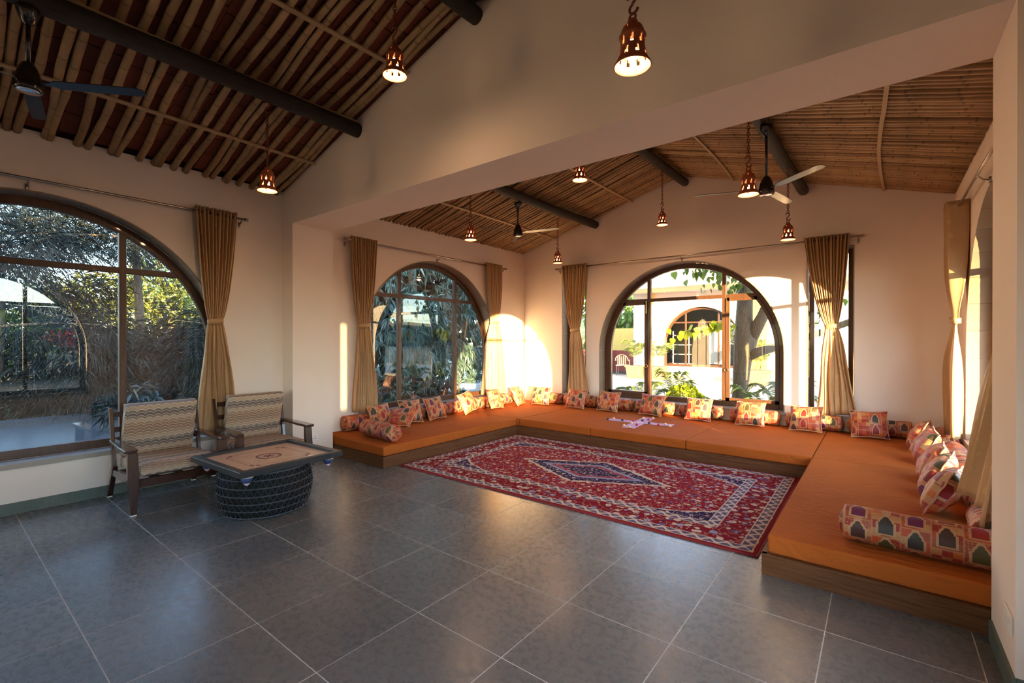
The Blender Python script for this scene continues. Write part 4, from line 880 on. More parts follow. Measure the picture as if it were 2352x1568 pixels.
for a, b in sg: 
    d = Vector(b) - Vector(a); p = Vector((-d.y, d.x)).normalized() * 0.004; A, B = Vector(a), Vector(b); mb.add([(*(A + p), 0.0525), (*(B + p), 0.0525), (*(B - p), 0.0525), (*(A - p), 0.0525)], [(0, 1, 2, 3)])
o = mb.build('rail_lettering', 'netw', cb); o.rotation_euler = (0, 0, R(-90))
for sx in (-1, 1):
    for sy in (-1, 1):
        flat = MB(); pk = MB().lathe([(0.058, 0.0), (0.050, -0.020)], 14, (sx * 0.375, sy * 0.375, 0.0)).build('corner_net', 'netw', cb); solid(pk, 0.003)
        solid(MB().lathe([(0.050, -0.020), (0.026, -0.064)], 14, (sx * 0.375, sy * 0.375, 0.0)).build('net_band', 'netb', pk), 0.003); solid(MB().lathe([(0.026, -0.064), (0.010, -0.086), (0.001, -0.092)], 14, (sx * 0.375, sy * 0.375, 0.0)).build('net_tip', 'netp', pk), 0.003)
cbm = Matrix.Translation(cb.location) @ Matrix.Rotation(R(2.8), 4, 'Z')
def disc(name, x, y, r, h, mat, label, cat):
    w = cbm @ Vector((x, y, 0.0290)); o = bevel(MB().lathe([(0, 0), (r, 0), (r, h), (r * 0.7, h), (r * 0.65, h - 0.002), (0, h - 0.002)], 20).build(name, mat), 0.001); o.location = w; tag(o, label, cat); return o
disc('striker', 0.345, 0.22, 0.030, 0.007, 'shell', 'white carrom striker near the board corner closest to the orange seating', 'striker')
disc('carrom_coin', 0.372, -0.16, 0.021, 0.008, 'chairwood', 'dark brown carrom man lying by the near rail', 'carrom man'); disc('carrom_coin', 0.374, -0.105, 0.021, 0.008, 'ink', 'maroon carrom man beside the dark one by the near rail', 'carrom man')

# ------------------------------------------------------------------ dice-and-pawn game on its cross-shaped cloth
gc = thing('game_cloth', 'lilac cross-shaped game cloth spread on the middle mattress', 'game cloth', (-2.895, 6.86, MZ + 0.001), R(5))
mb = MB()
def strip(x0, y0, x1, y1):
    n = 8; v = []; f = []
    for i in range(n + 1):
        for j in (0, 1):
            x = x0 + (x1 - x0) * i / n; y = y0 if j == 0 else y1; h = 0.0032 + 0.0022 * math.sin(13 * x + 9 * y)
            v += [(x, y, h), (x, y, 0.0)]
    for i in range(n): a = 4 * i; f += [(a, a + 4, a + 6, a + 2), (a + 1, a + 3, a + 7, a + 5), (a, a + 1, a + 5, a + 4), (a + 2, a + 6, a + 7, a + 3)]
    f += [(0, 2, 3, 1), (4 * n, 4 * n + 1, 4 * n + 3, 4 * n + 2)]; return v, f
for nm_, q in (('long_arm', (-0.50, -0.085, 0.50, 0.085)), ('cross_arm_near', (-0.095, -0.54, 0.095, -0.087)), ('cross_arm_far', (-0.095, 0.087, 0.095, 0.52))): MB().add(*strip(*q), smooth=False).build(nm_, 'lilac', gc)
pawn = {k: MB().lathe([(0, 0), (0.017, 0.001), (0.021, 0.009), (0.019, 0.02), (0.010, 0.028), (0, 0.030)], 12).mesh('pawn', m) for k, m in (('black', 'pw_black'), ('red', 'pw_red'), ('cream', 'pw_wood'))}
for col, a, b, wh in (('black', -3.37, 6.731, 'just off the tip of the left arm'), ('black', -3.15, 6.795, 'midway along the left arm'), ('black', -2.891, 6.955, 'on the far arm next to the centre'), ('black', -2.721, 6.797, 'where the right arm begins'),
    ('red', -2.997, 6.852, 'where the left arm meets the centre'), ('red', -2.84, 7.071, 'on the far arm'), ('red', -2.81, 6.553, 'on the near arm'), ('red', -2.556, 6.742, 'on the right arm'),
    ('cream', -3.322, 6.854, 'near the tip of the left arm'), ('cream', -2.938, 6.656, 'at the corner of left and near arm'), ('cream', -2.938, 6.396, 'at the left corner of the near arm tip'), ('cream', -2.812, 6.314, 'at the right corner of the near arm tip'), ('cream', -2.967, 7.18, 'at the left corner of the far arm tip'), ('cream', -2.848, 7.274, 'at the right corner of the far arm tip'), ('cream', -2.499, 6.867, 'second from the tip of the right arm'), ('cream', -2.393, 6.759, 'at the very tip of the right arm')):
    w = Vector((a, b, MZ)); o = put('pawn', pawn[col], None, (w.x, w.y, MZ + 0.0075)); tag(o, '%s pawn %s of the lilac cloth' % (col, wh), 'pawn', '%s pawns' % col)
sh = MB().lathe([(0, 0), (0.011, 0.002), (0.013, 0.006), (0.008, 0.011), (0, 0.012)], 10).mesh('cowrie', 'shell')
for (a, b), wh in zip(((-2.93, 6.751), (-2.891, 6.783), (-2.883, 6.838), (-2.825, 6.774)), ('leftmost', 'second from the left', 'third from the left', 'rightmost')): w = Vector((a, b, MZ)); o = put('cowrie_shell', sh, None, (w.x, w.y, MZ + 0.0075), scale=(1.3, 1, 1)); tag(o, 'white cowrie shell, %s of the four on the game cloth' % wh, 'shell', 'cowrie shells')

# ------------------------------------------------------------------ terracotta bell lamps
bell = [(0.0835, 0.0), (0.0815, 0.007), (0.073, 0.020), (0.0665, 0.034), (0.0615, 0.050), (0.0575, 0.068), (0.0550, 0.086), (0.0540, 0.104), (0.0545, 0.118), (0.0600, 0.126), (0.0600, 0.136), (0.0530, 0.142), (0.0500, 0.158), (0.0430, 0.174), (0.0280, 0.182), (0.0250, 0.196), (0.0200, 0.208), (0.0, 0.212)]
bm_ = MB().lathe(bell, 48, skip=lambda i, k: (i == 3 and k % 6 in (0, 1)) or (i == 4 and k % 6 == 1) or (i == 6 and k % 6 in (3, 4)) or (i == 7 and k % 6 == 4) or (i == 12 and k % 12 == 0)).mesh('bell_shade', 'terra')
link_me = MB().tube([(0.011 * math.cos(w), 0, 0.018 * math.sin(w)) for w in np.linspace(0, 2 * math.pi, 13)[:-1]], 0.0040, 6, closed=True).mesh('chain_link', 'chain')
sp_ = [(-0.006 + 0.022 * math.cos(w), 0, 0.024 + 0.022 * math.sin(w)) for w in np.linspace(2.9, -1.2, 9)] + [(0.006 - 0.022 * math.cos(w) - 0.0, 0, -0.024 - 0.022 * math.sin(w)) for w in np.linspace(-1.2, 2.9, 9)]
sh_me = MB().tube(sp_, 0.0062, 7).mesh('s_hook', 'chain')
bulb_me = MB().lathe([(0, 0.0), (0.018, 0.004), (0.029, 0.018), (0.029, 0.032), (0.020, 0.050), (0.012, 0.065), (0.012, 0.09), (0, 0.09)], 16).mesh('bulb', 'bulb')
LAMP_W = 7.5
def lamp(x, y, z, top, label, rz=0.0):
    c = thing('bell_lamp', label, 'pendant lamp', (x, y, z), rz, 'terracotta bell lamps')
    solid(put('bell_shade', bm_, c), 0.005, -1)
    put('bulb', bulb_me, c, (0, 0, 0.028))
    ld = bpy.data.lights.new('lamp_light', 'POINT'); ld.energy = LAMP_W; ld.color = (1.0, 0.62, 0.33); ld.shadow_soft_size = 0.035; lo = bpy.data.objects.new('lamp_light', ld); COL.objects.link(lo); lo.parent = c; lo.location = (0, 0, 0.012)
    MB().tube([(0.016 * math.cos(w), 0, 0.222 + 0.016 * math.sin(w)) for w in np.linspace(0, 2 * math.pi, 13)[:-1]], 0.0055, 6, closed=True).build('lamp_loop', 'chain', c)
    zz = 0.282; put('s_hook', sh_me, c, (0, 0, zz)); h = zz + 0.062; k = 0
    end = top - z
    while h < end - 0.10 and k < 16: put('chain_link', link_me, c, (0, 0, h), (0, 0, math.pi / 2 * (k % 2) + 0.3)); h += 0.0285; k += 1
    put('s_hook', sh_me, c, (0, 0, h + 0.028), (0, 0, 1.2)); MB().tube([(0.004, 0, h + 0.06), (0, 0, end)], 0.0025, 5).build('hanging_wire', 'steel', c)
    return c
zs = lambda x: roofz(x) - 0.10
for x, y, z, lb in ((-0.88, 2.001, 2.757, 'big lit bell lamp nearest the camera, in front of the cross wall'), (-2.6, 2.014, 3.32, 'lit bell lamp of the front room hanging from the ridge log'), (-4.28, 1.923, 2.845, 'lit bell lamp hanging low near the front room corner above the armchairs'),
    (-4.35, 4.626, 2.872, 'bell lamp under the left slope, in front of the left alcove window'), (-2.6, 4.518, 3.282, 'bell lamp under the alcove ridge just behind the cross wall'), (-0.88, 4.379, 2.757, 'brightest alcove bell lamp, beside the right fan'), (-2.6, 7.002, 3.268, 'bell lamp above the end window, hung from the ridge'), (-0.88, 6.579, 2.745, 'bell lamp before the right end of the end-wall curtain rod'), (-4.35, 6.803, 2.842, 'small far bell lamp at the left corner of the end wall')):
    lamp(x, y, z, roofz(x) - 0.14, lb, random.uniform(-0.4, 0.4))

# ------------------------------------------------------------------ ceiling fans
def fan(x, y, z, a0, label):
    c = thing('ceiling_fan', label, 'ceiling fan', (x, y, z), 0, 'black ceiling fans'); top = roofz(x) - 0.145 - z
    MB().lathe([(0, -0.002), (0.066, 0.0), (0.072, 0.012), (0.070, 0.05), (0.060, 0.10), (0.046, 0.145), (0.030, 0.175), (0.016, 0.186), (0, 0.188)], 28).build('motor', 'black', c)
    MB().lathe([(0, -0.004), (0.055, -0.003), (0.058, 0.0), (0.0, 0.0)], 28).build('motor_cover', 'chrome', c)
    MB().tube([(0, 0, 0.18), (0, 0, top)], 0.0125, 10).build('down_rod', 'black', c); MB().lathe([(0.014, top - 0.11), (0.030, top - 0.10), (0.058, top - 0.025), (0.060, top), (0, top)], 24).build('canopy', 'black', c)
    mb = MB()
    for k in range(3):
        q = Matrix.Rotation(R(a0 + 120 * k), 4, 'Z') @ Matrix.Translation((0.06, 0, 0.052)) @ Matrix.Rotation(R(-9), 4, 'X'); v = []
        prof = [(0.0, 0.014), (0.07, 0.018), (0.10, 0.038), (0.35, 0.042), (0.56, 0.040), (0.595, 0.026), (0.60, 0.01)]
        for s, w in prof: v += [q @ Vector((s, -w, 0)), q @ Vector((s, w, 0)), q @ Vector((s, w, 0.005)), q @ Vector((s, -w, 0.005))]
        f = []
        for i in range(len(prof) - 1):
            for e_ in range(4): f.append((4 * i + e_, 4 * i + (e_ + 1) % 4, 4 * i + 4 + (e_ + 1) % 4, 4 * i + 4 + e_))
        f += [(3, 2, 1, 0), (24, 25, 26, 27)]; MB().add(v, f).build('blade', 'blade', c)
    return c
fan(-4.28, 0.44, 3.11, 49, 'black ceiling fan at the top left, in the front room'); fan(-4.35, 5.68, 3.105, 13, 'black ceiling fan under the left slope of the alcove'); fan(-0.88, 5.18, 2.95, -40, 'black ceiling fan under the right slope beside a lit lamp')

# ------------------------------------------------------------------ sockets and switches
s1 = thing('wall_socket', 'white wall socket low on the left pier beside the armchair', 'socket', (PXL + 0.0005, 3.10, 0.275)); bevel(MB().box((0, -0.072, -0.042), (0.008, 0.072, 0.042)).build('plate', 'whitepl', s1), 0.003)
for a, b in ((0.030, 0.012), (0.018, -0.010), (0.042, -0.010)): MB().box((0.0075, a - 0.004, b - 0.005), (0.0086, a + 0.004, b + 0.005)).build('pin_hole', 'darkhole', s1)
s2 = thing('switch_plate', 'white switch plate low on the right pier, nearest the camera', 'switch', (PXR - 0.0005, 2.96, 0.295)); bevel(MB().box((-0.009, -0.075, -0.043), (0, 0.075, 0.043)).build('plate', 'whitepl', s2), 0.003)
for k in range(3): bevel(MB().box((-0.012, -0.055 + k * 0.032, -0.020), (-0.0085, -0.030 + k * 0.032, 0.020)).build('rocker', 'whitepl', s2), 0.001)
# ------------------------------------------------------------------ outdoors: ground
gd = struct(MB().box((-140, -140, -0.4), (140, 140, -0.13)).build('ground', 'earth'))
cy_ = struct(MB().box((-18, FY + TH + 0.9, -0.12), (14, 19.3, -0.01)).build('courtyard_paving', 'paving'))
tc = struct(MB().box((-11.8, -9, -0.12), (LX - TH - 0.001, 4.4, -0.01)).build('terrace_paving', 'terrace'))
kb = struct(MB().box((-12.15, -9, -0.12), (-11.81, 4.4, 0.10)).build('terrace_kerb', 'terrace'))
hill = MB(); v = []; f = []
for i in range(31):
    a = -1.25 + 2.5 * i / 30; hgt = 4.6 + 3.0 * math.sin(3.1 * a + 1) * math.cos(5.2 * a) + 1.6 * math.sin(11 * a); r_ = 125
    v += [(r_ * math.cos(a), r_ * math.sin(a), -0.3), (r_ * math.cos(a), r_ * math.sin(a), max(1.0, hgt))]
for i in range(30): f.append((2 * i, 2 * i + 2, 2 * i + 3, 2 * i + 1))
struct(solid(hill.add(v, f).build('far_hills', 'lf_needle'), 6.0, 0))

# ------------------------------------------------------------------ foliage
def leaf_mass(name, pos, dirs, length, width, mat, parent, droop=0.0, stuff=True):
    pos = np.asarray(pos, float); d = np.asarray(dirs, float); d /= np.linalg.norm(d, axis=1)[:, None] + 1e-9; n = len(pos)
    rv = rng.normal(size=(n, 3)); s = np.cross(d, rv); s /= np.linalg.norm(s, axis=1)[:, None] + 1e-9; nn = np.cross(d, s)
    Ln = length * rng.uniform(0.7, 1.25, n)[:, None]; Wd = width * rng.uniform(0.75, 1.2, n)[:, None]
    a = pos; b = pos + d * Ln * 0.42 + s * Wd - nn * Wd * 0.35; c = pos + d * Ln; c[:, 2] -= droop * Ln[:, 0]; e = pos + d * Ln * 0.42 - s * Wd - nn * Wd * 0.35
    V = np.stack([a, b, c, e], 1).reshape(-1, 3); me = bpy.data.meshes.new(name); me.vertices.add(4 * n); me.vertices.foreach_set('co', V.ravel())
    idx = np.arange(n)[:, None] * 4 + np.array([[0, 1, 2, 0, 2, 3]]); me.loops.add(6 * n); me.loops.foreach_set('vertex_index', idx.ravel().astype(np.int32)); me.polygons.add(2 * n)
    me.polygons.foreach_set('loop_start', (np.arange(2 * n) * 3).astype(np.int32)); me.polygons.foreach_set('loop_total', np.full(2 * n, 3, np.int32)); me.update(calc_edges=True); me.materials.append(M[mat])
    o = put(name, me, parent)
    if stuff: o['kind'] = 'stuff'
    return o
def blob(n, c, r, shell=0.55):
    v = rng.normal(size=(n, 3)); v /= np.linalg.norm(v, axis=1)[:, None]; k = (shell + (1 - shell) * rng.uniform(0, 1, n)) [:, None]; return np.array(c) + v * k * np.array(r), v
def whorls(centers, outs, per, spread=1.0, down=0.7):
    P_, D_ = [], []
    for c, o in zip(centers, outs):
        for k in range(per): d = o * 0.7 + rng.normal(size=3) * spread; d[2] -= down; P_.append(c + rng.normal(size=3) * 0.02); D_.append(d)
    return np.array(P_), np.array(D_)
def trunk(parent, paths, mat='bark', name='trunk'):
    for i, (pts, rad) in enumerate(paths): MB().tube(pts, rad, 10).build(name if i == 0 else 'branch', mat, parent)
def rel(pts, o): return [tuple(Vector(p) - o) for p in pts]

# mango tree crowding the left alcove window
mg = thing('mango_tree', 'leafy mango tree crowding the left alcove window', 'tree', (-9.3, 8.0, -0.13)); O = mg.location
trunk(mg, [(rel([(-9.3, 8.0, -0.13), (-9.25, 7.9, 1.2), (-9.1, 7.6, 2.6), (-9.0, 7.4, 4.4)], O), [0.17, 0.14, 0.11, 0.05]), (rel([(-9.25, 7.9, 1.0), (-8.8, 7.0, 1.9), (-8.5, 6.2, 2.6)], O), [0.08, 0.06, 0.03]), (rel([(-9.2, 7.9, 1.1), (-8.7, 8.8, 1.8), (-8.3, 9.4, 2.4)], O), [0.07, 0.05, 0.03]), (rel([(-8.9, 7.5, -0.1), (-8.7, 7.3, 1.2), (-8.4, 7.2, 2.2)], O), [0.05, 0.04, 0.02])])
cs, os_ = blob(1500, (-9.0, 7.6, 2.5), (1.45, 3.2, 2.5), 0.45); keep = (cs[:, 2] > 0.35) & (cs[:, 0] < -6.9); P_, D_ = whorls(cs[keep], os_[keep], 11, 0.55, 0.75)
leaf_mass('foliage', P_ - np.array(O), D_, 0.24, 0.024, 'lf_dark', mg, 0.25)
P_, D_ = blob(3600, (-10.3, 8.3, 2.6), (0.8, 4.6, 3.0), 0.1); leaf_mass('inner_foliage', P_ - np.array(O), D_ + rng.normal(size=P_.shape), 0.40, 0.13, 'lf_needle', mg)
# undergrowth below it
ug = thing('fern_bed', 'dark ferns and low shrubs under the mango tree', 'shrub', (-8.4, 7.0, -0.13)); O = ug.location
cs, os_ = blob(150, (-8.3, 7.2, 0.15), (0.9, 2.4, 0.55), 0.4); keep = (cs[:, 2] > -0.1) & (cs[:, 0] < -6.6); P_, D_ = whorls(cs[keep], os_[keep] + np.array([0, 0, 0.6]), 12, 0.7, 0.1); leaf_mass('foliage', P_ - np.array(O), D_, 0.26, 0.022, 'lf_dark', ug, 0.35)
# white planter
wp = thing('white_planter', 'white planter seen low through the left alcove window', 'planter', (-7.35, 7.95, -0.13), R(15)); O = wp.location
mb = MB(); mb.hexa([(-0.2, -0.2, 0), (0.2, -0.2, 0), (0.2, 0.2, 0), (-0.2, 0.2, 0), (-0.25, -0.25, 0.66), (0.25, -0.25, 0.66), (0.25, 0.25, 0.66), (-0.25, 0.25, 0.66)]); bevel(mb.build('pot', 'whitepot', wp), 0.015)
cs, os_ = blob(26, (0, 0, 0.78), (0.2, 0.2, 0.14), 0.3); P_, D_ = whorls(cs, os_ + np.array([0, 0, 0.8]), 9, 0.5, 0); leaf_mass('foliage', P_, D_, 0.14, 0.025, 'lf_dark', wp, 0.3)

# casuarinas outside the big left window
def casuarina(base, h, limbs, nstr, label, needle=0.34, seedv=1):
    c = thing('casuarina_tree', label, 'tree', base, 0, 'feathery trees outside the big left window'); rs = np.random.default_rng(seedv); b = np.array(base, float)
    MB().tube([(0, 0, 0), (0.06, 0.05, h * 0.35), (0.02, -0.05, h * 0.7), (0.1, 0.02, h)], [0.11, 0.09, 0.06, 0.02], 8).build('trunk', 'bark', c)
    PP, DD = [], []
    for (z, az, ln, rise) in limbs:
        a = R(az); pts = []
        for k in range(7): f_ = k / 6; pts.append(np.array([0.04 + math.cos(a) * ln * f_, math.sin(a) * ln * f_, z + rise * f_ - 0.10 * ln * f_ * f_]))
        MB().tube(pts, [0.028 * (1 - 0.8 * k / 6) + 0.004 for k in range(7)], 6).build('branch', 'bark', c)
        m = int(nstr * ln)
        t_ = rs.uniform(0.10, 1, m); base_ = np.array([pts[0] * (1 - x) + pts[-1] * x for x in t_]) + rs.normal(size=(m, 3)) * 0.05
        sp = rs.normal(size=(m, 3)) * 0.42; sp[:, 0] += math.cos(a) * 0.35; sp[:, 1] += math.sin(a) * 0.35; sp[:, 2] -= 0.25
        tw = base_ + sp * rs.uniform(0.2, 1.0, (m, 1))
        for q in range(4): PP.append(tw + rs.normal(size=(m, 3)) * 0.05); dd = sp + rs.normal(size=(m, 3)) * 0.30; dd[:, 2] -= 0.45; DD.append(dd)
    leaf_mass('needles', np.concatenate(PP), np.concatenate(DD), needle, 0.0042, 'lf_needle', c, 0.2); return c
rr_ = random.Random(3)
casuarina((-13.2, 0.9, -0.13), 7.0, [(z, rr_.uniform(-180, 180), rr_.uniform(1.6, 2.8), rr_.uniform(0.2, 0.9)) for z in np.linspace(1.7, 6.6, 26)], 210, 'tall feathery tree at the left edge of the big window', 0.24, 1)
casuarina((-13.6, 3.15, -0.13), 6.2, [(z, rr_.uniform(-180, 180), rr_.uniform(0.8, 1.5), rr_.uniform(0.3, 0.8)) for z in np.linspace(3.2, 6.0, 10)], 70, 'slim bare-stemmed tree seen in the right panes of the big window', 0.3, 2)
casuarina((-11.2, 4.9, -0.13), 1.9, [(z, az, rr_.uniform(1.0, 1.7), rr_.uniform(0.1, 0.5)) for z in np.linspace(0.3, 1.75, 9) for az in (-150, -90, -30, 40, 110, 170)], 190, 'low dark feathery bush filling the right panes of the big window', 0.22, 3)
casuarina((-13.3, 2.9, -0.13), 1.7, [(z, az, rr_.uniform(1.0, 1.6), rr_.uniform(0.1, 0.5)) for z in np.linspace(0.3, 1.5, 8) for az in (-150, -90, -30, 40, 110, 170)], 170, 'low dark feathery bush in the middle of the big window', 0.22, 4)
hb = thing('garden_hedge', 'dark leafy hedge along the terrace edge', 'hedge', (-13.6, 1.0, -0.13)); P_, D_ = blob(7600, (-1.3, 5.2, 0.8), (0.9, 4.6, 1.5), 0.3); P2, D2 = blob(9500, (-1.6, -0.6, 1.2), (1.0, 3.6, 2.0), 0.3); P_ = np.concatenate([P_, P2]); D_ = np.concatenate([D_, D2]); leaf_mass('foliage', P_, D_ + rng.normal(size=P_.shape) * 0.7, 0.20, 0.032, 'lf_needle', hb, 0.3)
# low leafy shrub spilling over the terrace
ls = thing('terrace_shrub', 'long-leaved shrub spilling over the terrace kerb', 'shrub', (-9.9, 2.35, -0.01)); trunk(ls, [([(0, 0, 0), (0.05, 0.02, 0.35), (0.02, -0.1, 0.7)], [0.02, 0.015, 0.01])])
cs, os_ = blob(26, (0, 0, 0.42), (0.45, 0.6, 0.32), 0.5); P_, D_ = whorls(cs, os_, 9, 0.6, 0.6); leaf_mass('foliage', P_, D_, 0.22, 0.024, 'lf_needle', ls, 0.3)
# sunlit trees far behind
def crown_tree(base, h, r, mat, label, n=2600, leaf=0.30):
    c = thing('garden_tree', label, 'tree', base, 0, 'sunlit trees beyond the garden'); MB().tube([(0, 0, 0), (0.15, 0.1, h * 0.5), (0.0, 0.2, h * 0.85)], [0.16, 0.11, 0.05], 8).build('trunk', 'bark', c)
    for k in range(5):
        ctr = (rng.uniform(-0.5, 0.5) * r, rng.uniform(-0.7, 0.7) * r, h * (0.28, 0.42, 0.55, 0.68, 0.78)[k]); P_, D_ = blob(n // 5, ctr, (r * 0.6, r * 0.65, h * 0.26), 0.4); o = leaf_mass('crown', P_, D_ + rng.normal(size=P_.shape) * 0.8, leaf, leaf * 0.30, mat, c, 0.3)
    return c
for x, y, h, r, m, lb in ((-27, 4.6, 4.6, 1.9, 'lf_gold', 'yellow-green sunlit tree behind the feathery tree'), (-25, 6.9, 5.0, 1.6, 'lf_gold', 'golden sunlit tree seen above the dark bush'), (-30, 9.6, 6.2, 2.3, 'lf_green', 'green sunlit tree at the right of the big window'), (-26, 1.4, 3.4, 2.4, 'lf_green', 'green sunlit tree low behind the left panes'), (-22, 13.5, 6.5, 2.6, 'lf_green', 'green tree far behind the mango tree')):
    crown_tree((x, y, -0.13), h, r, m, lb)

# ------------------------------------------------------------------ courtyard building opposite
PO = lambda u, z, d: (u, 19.24 + d, z); OC = -5.60
wall('wall_opposite', PO, -8.40, 4.5, lambda u: 3.5, [OC]); window(9, PO, OC, False, True)
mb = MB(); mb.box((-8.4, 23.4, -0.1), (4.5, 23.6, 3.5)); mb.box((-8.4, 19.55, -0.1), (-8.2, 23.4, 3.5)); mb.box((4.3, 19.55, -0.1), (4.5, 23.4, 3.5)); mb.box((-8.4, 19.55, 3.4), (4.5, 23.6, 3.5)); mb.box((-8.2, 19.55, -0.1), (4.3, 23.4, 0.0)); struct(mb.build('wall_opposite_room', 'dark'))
struct(MB().box((-9.0, 16.9, 3.50), (5.0, 19.23, 3.62)).box((-9.0, 16.75, 3.44), (5.0, 16.9, 4.35)).build('trim_opposite_canopy', 'cream'))
for k, (a, b) in enumerate(((-7.70, -7.48), (-3.75, -3.22))): struct(MB().box((a, 19.10, -0.01), (b, 19.239, 3.49)).build('trim_pilaster_%d' % (k + 1), 'ochre'))
struct(MB().box((-8.40, 19.08, -0.01), (4.5, 19.239, 0.09)).build('trim_opposite_plinth', 'cream'))
bl = tag(MB().box((-5.4, 19.75, 0.55), (-4.6, 19.78, 2.1)).build('window_blind', 'blind'), 'pale blind inside the window across the courtyard', 'blind')
sf = thing('shelf_rack', 'pale rack of shelves inside the window across the courtyard', 'shelf', (-6.6, 20.1, 0.0))
for z in (0.5, 0.9, 1.3, 1.7): MB().box((-0.35, -0.15, z), (0.35, 0.15, z + 0.03)).build('shelf_board', 'blind', sf)
for a in (-0.33, 0.33): MB().box((a - 0.02, -0.15, 0.0), (a + 0.02, -0.11, 1.9)).build('upright', 'blind', sf)
# side building and low red wall beyond the chairs
struct(MB().box((-11.6, 21.6, -0.1), (-10.9, 22.2, 5.2)).box((-17.0, 25.5, -0.1), (-9.0, 25.8, 2.2)).build('trim_side_building', 'ochre')); struct(MB().box((-16.0, 22.4, -0.1), (-9.0, 22.6, 0.98)).build('wall_low_red', 'redwall'))
bt = thing('backdrop_tree', 'dark tree at the back left of the courtyard', 'tree', (-13.5, 29, -0.13)); MB().tube([(0, 0, 0), (0.1, 0, 3)], [0.3, 0.2], 8).build('trunk', 'bark', bt)
P_, D_ = blob(5200, (0, 0, 4.2), (4.5, 2.5, 3.6), 0.4); leaf_mass('crown', P_, D_ + rng.normal(size=P_.shape) * 0.8, 0.4, 0.11, 'lf_green', bt, 0.3)
# planters with palms
def frond(parent, base, az, ln, rise, mat='lf_palm', nl=22, w=0.012, leaf=0.20):
    a = R(az); pts = []; P_, D_ = [], []
    for k in range(9): f_ = k / 8; pts.append((base[0] + math.cos(a) * ln * 0.8 * f_, base[1] + math.sin(a) * ln * 0.8 * f_, base[2] + rise * (f_ - 0.62 * f_ * f_) * 1.8))
    MB().tube(pts, [0.006 * (1 - 0.7 * k / 8) for k in range(9)], 5).build('frond_stem', mat, parent)
    for k in range(nl):
        f_ = 0.22 + 0.78 * k / nl; i = min(7, int(f_ * 8)); q = f_ * 8 - i; p = np.array(pts[i]) * (1 - q) + np.array(pts[i + 1]) * q; t_ = np.array(pts[i + 1]) - np.array(pts[i]); t_ /= np.linalg.norm(t_); s = np.cross(t_, (0, 0, 1)); s /= np.linalg.norm(s) + 1e-9
        for sg in (-1, 1): P_.append(p); D_.append(s * sg + t_ * 0.75 + np.array([0, 0, -0.10]))
    leaf_mass('frond', P_, D_, leaf, w, mat, parent, 0.25)
def palm(x, y, z, label, n=7, ln=0.8, rise=0.9, leaf=0.22, w=0.013, name='areca_palm', group='areca palms'):
    c = thing(name, label, 'palm', (x, y, z), 0, group)
    for k in range(n): frond(c, (0, 0, 0), 360 * k / n + random.uniform(-20, 20), ln * random.uniform(0.7, 1.1), rise * random.uniform(0.7, 1.15), leaf=leaf, w=w)
    return c
for k, (x, y, lb) in enumerate(((-7.75, 17.9, 'terracotta planter left of the courtyard window'), (-6.80, 17.9, 'terracotta planter below the courtyard window, left corner'), (-3.20, 17.8, 'terracotta planter right of the tree trunk by the ochre pilaster'), (-2.35, 17.9, 'terracotta planter farthest right behind the trunk'))):
    c = thing('terracotta_planter', lb, 'planter', (x, y, -0.0095), 0, 'terracotta planters in the courtyard'); mb = MB(); mb.hexa([(-0.26, -0.2, 0), (0.26, -0.2, 0), (0.26, 0.2, 0), (-0.26, 0.2, 0), (-0.32, -0.24, 0.46), (0.32, -0.24, 0.46), (0.32, 0.24, 0.46), (-0.32, 0.24, 0.46)]); bevel(mb.build('pot', 'pot', c), 0.02); MB().box((-0.34, -0.26, 0.44), (0.34, 0.26, 0.50)).build('rim', 'pot', c)
    MB().box((-0.29, -0.21, 0.49), (0.29, 0.21, 0.505)).build('soil', 'earth', c)
    palm(x, y, 0.500, 'palm growing in the ' + lb, 7, 0.75, 1.25, 0.26, 0.016)
# cane chairs at the back left
def cane_chair(x, y, rz, label):
    c = thing('cane_chair', label, 'chair', (x, y, -0.0095), rz, 'cane chairs in the courtyard')
    for sx in (-0.23, 0.23):
        for sy in (-0.22, 0.22): MB().tube([(sx, sy, 0), (sx * 0.95, sy, 0.44)], 0.018, 6).build('leg', 'wicker', c)
    MB().box((-0.25, -0.24, 0.42), (0.25, 0.24, 0.46)).build('seat', 'wicker', c)
    MB().tube([(-0.26, -0.2, 0.66)] + [(-0.27 * math.cos(w), 0.25 * 1.0, 0.66 + 0.24 * math.sin(w)) for w in np.linspace(0, math.pi, 11)] + [(0.26, -0.2, 0.66)], 0.02, 6).build('back_rail', 'wicker', c)
    for sx in (-0.16, -0.08, 0, 0.08, 0.16): MB().box((sx - 0.02, 0.235, 0.46), (sx + 0.02, 0.255, 0.85)).build('back_slat', 'wicker', c)
    for sx in (-0.25, 0.25): MB().tube([(sx, -0.21, 0.44), (sx, -0.21, 0.66)], 0.015, 6).build('arm_post', 'wicker', c)
cane_chair(-8.75, 18.9, R(195), 'cane chair closest to the planter across the courtyard'); cane_chair(-9.55, 18.7, R(150), 'cane chair at the left edge of the end window'); cane_chair(-10.3, 19.4, R(30), 'cane chair farthest left across the courtyard')

